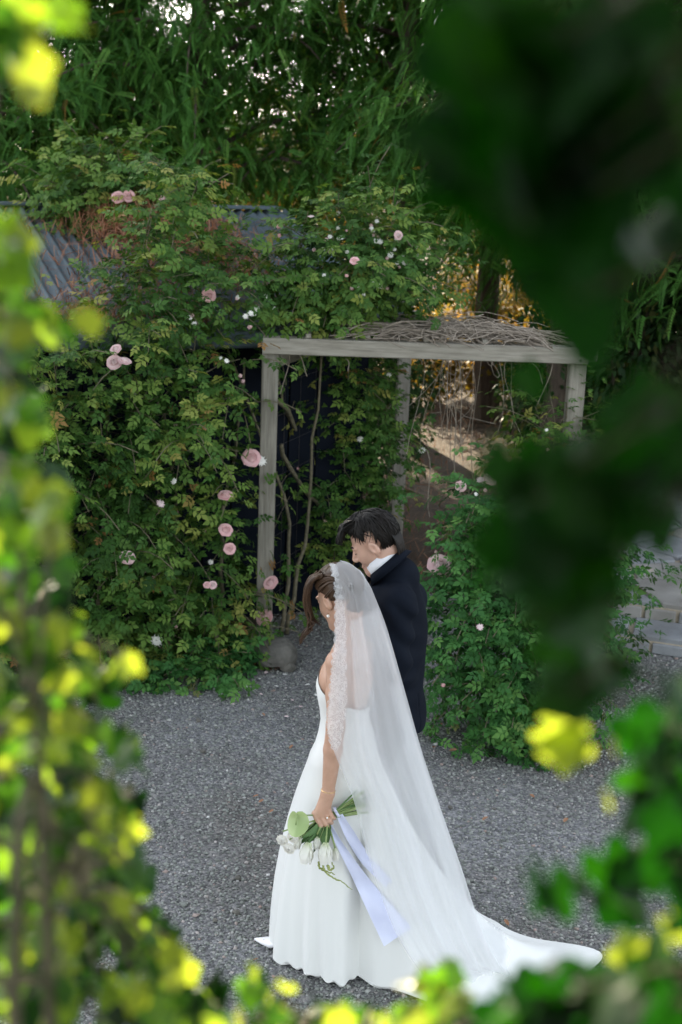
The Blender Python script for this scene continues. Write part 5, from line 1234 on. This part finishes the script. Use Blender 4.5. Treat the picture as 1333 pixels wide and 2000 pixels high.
# ------------------------------------------------------------------ vines and branches close to the camera
def lobed_leaf(seed, lobes=5, deep=.32, curl=.12):
    r = np.random.default_rng(seed); n = 16; V = [np.array([0.0,0,0])]; ring = []
    for k in range(n):
        t = 2*math.pi*k/n; d = min(t, 2*math.pi - t)
        rr = 1.0 - deep*(.5 - .5*math.cos(lobes*t)) - .28*(d/math.pi)**2 + r.normal(0,.03); rr *= (.55 if k == n//2 else 1)
        ring.append(np.array([rr*math.cos(t)*1.12 + .15, rr*math.sin(t)*.95, 0]))
    for s in (.5, 1.0):
        for p in ring: q = p*s; V.append(q + np.array([0,0,-curl*(q[0]**2)*.6 - curl*1.2*abs(q[1])**1.5 + .05*math.sin(5*q[0]+seed) + .04*math.sin(6*q[1]+2*seed)]))
    F = [(0, 1+k, 1+(k+1) % n) for k in range(n)] + [(1+k, 1+n+k, 1+n+(k+1) % n) for k in range(n)] + [(1+k, 1+n+(k+1) % n, 1+(k+1) % n) for k in range(n)]
    return np.array(V), F
VL = []
for q in range(9):
    V, F = lobed_leaf(q, 5 if q % 3 else 3, .26 + .03*(q % 4), .10 + .05*(q % 3)); me = raw_mesh(V, F, np.full(len(V), .08 + .1*q)); me.materials.append(MT['vine_leaf']); me.polygons.foreach_set('use_smooth', np.ones(len(me.polygons), bool)); VL.append(me)
def vine_leaf(root, p, size, r, nbias, tipdown=.8, var=None):
    o = bpy.data.objects.new('leaf', VL[int(r.integers(0, 9)) if var is None else var]); COL.objects.link(o); o.parent = root
    X = norm(np.array([r.normal()*.6, r.normal()*.5, -tipdown]) ); N = np.asarray(nbias) + r.normal(0,.45,3); M = frames(X[None], N[None])[0]*size
    mm = np.eye(4); mm[:3,:3] = M; mm[:3,3] = p - np.array(root.location); o.matrix_local = Matrix(mm.tolist()); return o
def fill(root, regs, seed, nb):
    r = np.random.default_rng(seed); P = []
    for px, py, sx, sy, n, d0, d1, s0, s1 in regs:
        for k in range(n):
            a = r.uniform(0, 6.283); q = math.sqrt(r.uniform(0, 1)); d = r.uniform(d0, d1); p = at_d(px + sx*q*math.cos(a), py + sy*q*math.sin(a), d); P.append(p)
            vine_leaf(root, p, r.uniform(s0, s1), r, nb)
    return np.array(P)
def stems(root, base, P, seed, name, nmain, top):
    """woody stems from the ground up through the leaves, with thin side shoots"""
    r = np.random.default_rng(seed); m = MB(); mains = []
    for k in range(nmain):
        b = np.asarray(base) + np.array([r.normal()*.12, r.normal()*.1, 0]); t = np.asarray(top[k % len(top)]); mid = P[r.integers(0, len(P))]
        C = spline([b, b*.5 + np.array([mid[0], mid[1], 0])*.5 + up*1.2, mid*.5 + np.array([b[0], b[1], mid[2]])*.5, t], 18); m.tube(C, np.linspace(.009,.003,18), 6); mains.append(C)
    A = np.vstack(mains); 
    p1 = at_d(420,2300,1.2); p0 = np.array([p1[0]-.05, p1[1], 0.]); low = np.vstack([np.linspace(p0, p1, 6)[:-1], spline([p1, at_d(650,2160,1.15), at_d(930,2130,1.1)], 11)]); m.tube(low, np.linspace(.008,.003,16), 6); A = np.vstack([A, low])
    for p in P[::3]:
        c = A[np.argmin(((A - p)**2).sum(1) + (A[:,2] > p[2] + .15)*.05)]; 
        if np.linalg.norm(c - p) < .22: m.tube(bezier(c, c*.6+p*.4 + up*.02, c*.3+p*.7 + up*.03, p, 6), .0018, 4, False)
    m.obj(name, MT['cane'], root, True)
MT['shaded_vine_leaf'] = mat_leaf('shaded_vine_leaf', [(0,(.004,.020,.002)),(.6,(.009,.038,.004)),(1,(.02,.062,.007))], .16, (1.6,2.2,.5), .5, .2)  # darkened copy of the vine leaf: shade of the back layer put in the colour
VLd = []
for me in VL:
    c = me.copy(); c.materials.clear(); c.materials.append(MT['shaded_vine_leaf']); VLd.append(c)
lv = empty('vine', (-.55, .95, 0), 'sunlit green vine close to the viewer, its leaves glowing yellow', 'vine')
NBL = np.array([-.1,-.5,.75])
PL = fill(lv, [
    (-5,90,60,70,5,.80,.95,.020,.027),(20,20,60,20,2,.8,.9,.02,.026),(125,5,20,25,2,.85,.95,.014,.018),
    (0,450,45,40,8,.9,1.1,.016,.023),(0,550,50,50,6,.9,1.2,.016,.023),(80,620,70,30,6,.9,1.2,.014,.020),(10,690,50,60,6,.95,1.2,.016,.022),(10,800,60,70,7,.95,1.25,.016,.022),(50,960,70,70,11,.95,1.25,.014,.021),(60,1050,70,60,8,.95,1.3,.014,.021),(10,1120,60,60,7,.95,1.3,.014,.021),
    (60,1210,110,70,12,1.0,1.4,.014,.020),(235,1290,30,18,3,1.05,1.2,.013,.016),(60,1310,120,60,12,1.0,1.4,.014,.020),(110,1400,140,70,17,1.0,1.4,.014,.020),(140,1490,140,70,20,1.0,1.45,.013,.019),(110,1600,170,70,26,1.0,1.45,.013,.019),(230,1650,60,50,6,1.0,1.4,.013,.019),
    (110,1710,170,70,24,1.0,1.45,.012,.018),(140,1810,190,60,28,1.0,1.45,.012,.018),(160,1900,240,60,34,1.0,1.45,.012,.018),(200,1975,280,40,28,1.0,1.4,.012,.018),(320,1850,40,35,5,1.1,1.3,.012,.017),
    (500,1915,60,25,5,1.05,1.3,.012,.018),(560,1975,110,25,9,1.05,1.3,.012,.018),(700,1995,90,20,6,1.05,1.25,.012,.017),(850,1925,50,45,7,1.05,1.25,.013,.019),(900,1960,50,30,5,1.0,1.2,.013,.018),(800,1995,80,15,5,1.0,1.2,.012,.017)], 3, NBL)
stems(lv, (-.55,.95,0), PL, 4, 'stems', 7, [at_d(-20,300,1.1), at_d(40,1100,1.15), at_d(150,1750,1.2), at_d(-30,700,1.1)])
sv = empty('vine', (-.75, 1.45, 0), 'shaded dark green vine behind the sunlit leaves close to the viewer', 'vine')
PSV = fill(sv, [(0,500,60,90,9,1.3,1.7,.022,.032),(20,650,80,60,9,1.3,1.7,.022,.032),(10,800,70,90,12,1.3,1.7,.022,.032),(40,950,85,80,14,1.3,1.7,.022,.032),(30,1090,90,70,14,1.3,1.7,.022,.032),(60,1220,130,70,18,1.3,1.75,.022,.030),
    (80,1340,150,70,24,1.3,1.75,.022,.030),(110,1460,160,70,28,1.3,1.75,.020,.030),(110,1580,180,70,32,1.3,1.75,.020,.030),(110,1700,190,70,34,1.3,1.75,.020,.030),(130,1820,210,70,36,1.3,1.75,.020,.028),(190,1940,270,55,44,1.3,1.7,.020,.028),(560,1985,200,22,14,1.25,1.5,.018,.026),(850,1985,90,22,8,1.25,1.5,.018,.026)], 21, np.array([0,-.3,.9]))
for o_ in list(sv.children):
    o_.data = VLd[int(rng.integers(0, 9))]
stems(sv, (-.75,1.45,0), PSV, 22, 'stems', 6, [at_d(-30,500,1.5), at_d(20,1000,1.5), at_d(120,1650,1.5), at_d(60,1300,1.5)])
for px, py, d, s_ in ((15,35,.85,.030),(45,120,.85,.026),(128,20,.85,.018),(165,620,1.0,.016),(15,770,1.05,.017),(60,960,1.05,.019),(105,1040,1.05,.017),(30,1210,1.05,.018),(115,1225,1.05,.016),(160,1270,1.1,.015),(250,1290,1.1,.014),
                      (205,1590,1.1,.019),(255,1610,1.1,.017),(330,1855,1.15,.017),(360,1890,1.15,.014),(845,1905,1.1,.020),(900,1945,1.1,.016),(560,1930,1.15,.014),(660,1985,1.1,.016),(820,1985,1.1,.017),(60,1760,1.1,.018),(120,1800,1.1,.016),(40,1850,1.1,.018),(230,1760,1.1,.015)):
    vine_leaf(lv, at_d(px, py, d), s_, rng, np.array([-.15,-.75,.35]), .7, 8)                 # palest tint painted on leaves meant to look sunlit
MT['shade_leaf'] = mat_leaf('shade_leaf', [(0,(.003,.022,.002)),(.6,(.007,.042,.003)),(1,(.018,.060,.006))], .35, (1.6,2.4,.4), .5, .2)  # blackened copy of the vine leaf, the branch's shade painted into its colour
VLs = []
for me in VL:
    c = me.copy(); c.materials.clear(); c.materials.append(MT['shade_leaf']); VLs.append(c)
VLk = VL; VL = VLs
rv = empty('overhanging_tree', (1.15, -.1, 0), 'dark leafy branch hanging close to the viewer, unseen crown added for shade', 'tree')
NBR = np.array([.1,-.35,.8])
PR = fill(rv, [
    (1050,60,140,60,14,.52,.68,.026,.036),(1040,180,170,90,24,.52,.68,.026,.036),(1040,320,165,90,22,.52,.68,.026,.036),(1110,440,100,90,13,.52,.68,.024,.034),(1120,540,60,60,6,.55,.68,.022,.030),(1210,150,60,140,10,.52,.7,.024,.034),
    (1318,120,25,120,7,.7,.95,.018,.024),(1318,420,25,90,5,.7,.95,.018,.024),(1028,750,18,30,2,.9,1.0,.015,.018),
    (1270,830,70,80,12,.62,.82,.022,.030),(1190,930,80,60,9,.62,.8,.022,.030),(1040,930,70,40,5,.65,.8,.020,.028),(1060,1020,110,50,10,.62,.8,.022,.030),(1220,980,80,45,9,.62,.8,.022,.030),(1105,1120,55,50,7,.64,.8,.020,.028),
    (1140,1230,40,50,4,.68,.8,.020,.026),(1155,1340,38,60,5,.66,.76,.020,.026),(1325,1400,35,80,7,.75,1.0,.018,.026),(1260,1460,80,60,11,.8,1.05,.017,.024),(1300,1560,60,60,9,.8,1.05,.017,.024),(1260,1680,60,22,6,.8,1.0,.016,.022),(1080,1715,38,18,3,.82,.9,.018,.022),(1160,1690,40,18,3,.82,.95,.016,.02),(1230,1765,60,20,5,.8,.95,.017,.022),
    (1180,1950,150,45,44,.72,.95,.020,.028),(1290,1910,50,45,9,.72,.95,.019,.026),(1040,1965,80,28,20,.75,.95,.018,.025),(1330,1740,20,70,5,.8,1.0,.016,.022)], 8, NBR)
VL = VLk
for px, py, s in ((1080,1428,.021),(1125,1450,.023),(1195,1435,.016),(1190,1560,.010),(1315,1800,.014),(1240,1860,.018),(1290,1868,.015),(1210,1855,.014)):   # leaves shown sunlit, given the palest tint among the darkened ones
    vine_leaf(rv, at_d(px, py, .95), s, rng, np.array([-.15,-.9,.25]), .2, 8)
# trunk and limbs; unseen crown over the camera added to block sun and sky
m = MB(); tb = np.array([1.15,-.1,0.]); m.tube(spline([tb, tb + np.array([.05,.05,1.5]), tb + np.array([-.05,.15,3.0]), tb + np.array([-.1,.5,4.6])], 14), np.linspace(.13,.06,14), 10); m.obj('trunk', MT['bark'], rv, True)
m = MB(); rr_ = np.random.default_rng(15)
for tgt in ((.2,2.6,4.6),(.6,3.6,4.9),(-.3,3.4,4.9),(1.5,2.8,4.9),(.3,1.2,4.5),(1.6,.2,5.0),(.4,-1.0,4.7),(1.0,1.8,5.4)):
    s0 = tb + np.array([-.07,.3,3.7 + rr_.uniform(-.2,.5)]); e = np.array(tgt); m.tube(bezier(s0, s0*.6+e*.4 + up*.25, s0*.3+e*.7 + up*.15, e, 9), np.linspace(.045,.010,9), 6)
for p in PR[::4]:
    s0 = (np.array([.62,.42,3.62]) if p[2] > 3.0 else np.array([.80,.46,3.0])) + rr_.normal(0, .07, 3); m.tube(bezier(s0, s0*.6+p*.4 + rr_.normal(0,.05,3), s0*.3+p*.7 + up*.02 + rr_.normal(0,.03,3), p, 9), .0011, 4, False)
for c_, e_ in (((1.08,.05,2.7),(.62,.42,3.62)), ((1.10,.0,2.3),(.80,.46,3.0))): m.tube(spline([c_, np.array(c_)*.5+np.array(e_)*.5+up*.06, e_], 7), np.linspace(.03,.012,7), 6)
m.obj('limbs', MT['bark'], rv, True)
pts = []
while len(pts) < 6800:
    y = rr_.uniform(1.6, 4.4); q = rr_.uniform(.2, 1.5); w = rr_.uniform(2.36 if q > .42 else (2.68 if q > .3 else 2.85), 3.7); z = w + .474*y; x = q - .364*y
    if (.38 < q < .62 and 2.36 < w < 2.66): continue  # gap cut in the added crown so sun reaches the pale leaves
    if z > 3.31 + .105*y + .14: pts.append((x, y, z))
for k in range(430):                                  # thinner unseen bough added to dapple the left-hand vine with shade
    y = rr_.uniform(2.5, 4.6); w = rr_.uniform(2.48, 2.9); q = rr_.uniform(-.3, .3)
    if w + .474*y > 3.31 + .105*y + .14: pts.append((q - .364*y, y, w + .474*y))
nfine = len(pts)
while len(pts) < nfine + 4200:
    x, y, z = rr_.uniform(-1.6,2.6), rr_.uniform(-2.4,1.7), rr_.uniform(2.0,5.2)
    if (z > 3.31 + .12*max(y,0) + .25 and y > -.5) or (y < -.55): pts.append((x, y, z))
pts = np.array(pts); tv, tf = lobed_leaf(3); tf = np.array(tf); keep = np.array([(0, 1+2*k, 1+(2*k+2) % 16) for k in range(8)])     # simple fan leaf
tvs = tv[:17]*2.1; N = rr_.normal(0,.5,pts.shape) + up; X = rr_.normal(0,1,pts.shape); X[:,2] -= .4
N[nfine:] += np.where(pts[nfine:,1:2] < -.55, np.array([[0,1.4,0]]), 0)
S = rr_.uniform(.030,.048,len(pts)); S[nfine:] = rr_.uniform(.07,.11,len(pts)-nfine)
V, Fq = scatter(tvs, keep, frames(X, N)*S[:,None,None], pts)
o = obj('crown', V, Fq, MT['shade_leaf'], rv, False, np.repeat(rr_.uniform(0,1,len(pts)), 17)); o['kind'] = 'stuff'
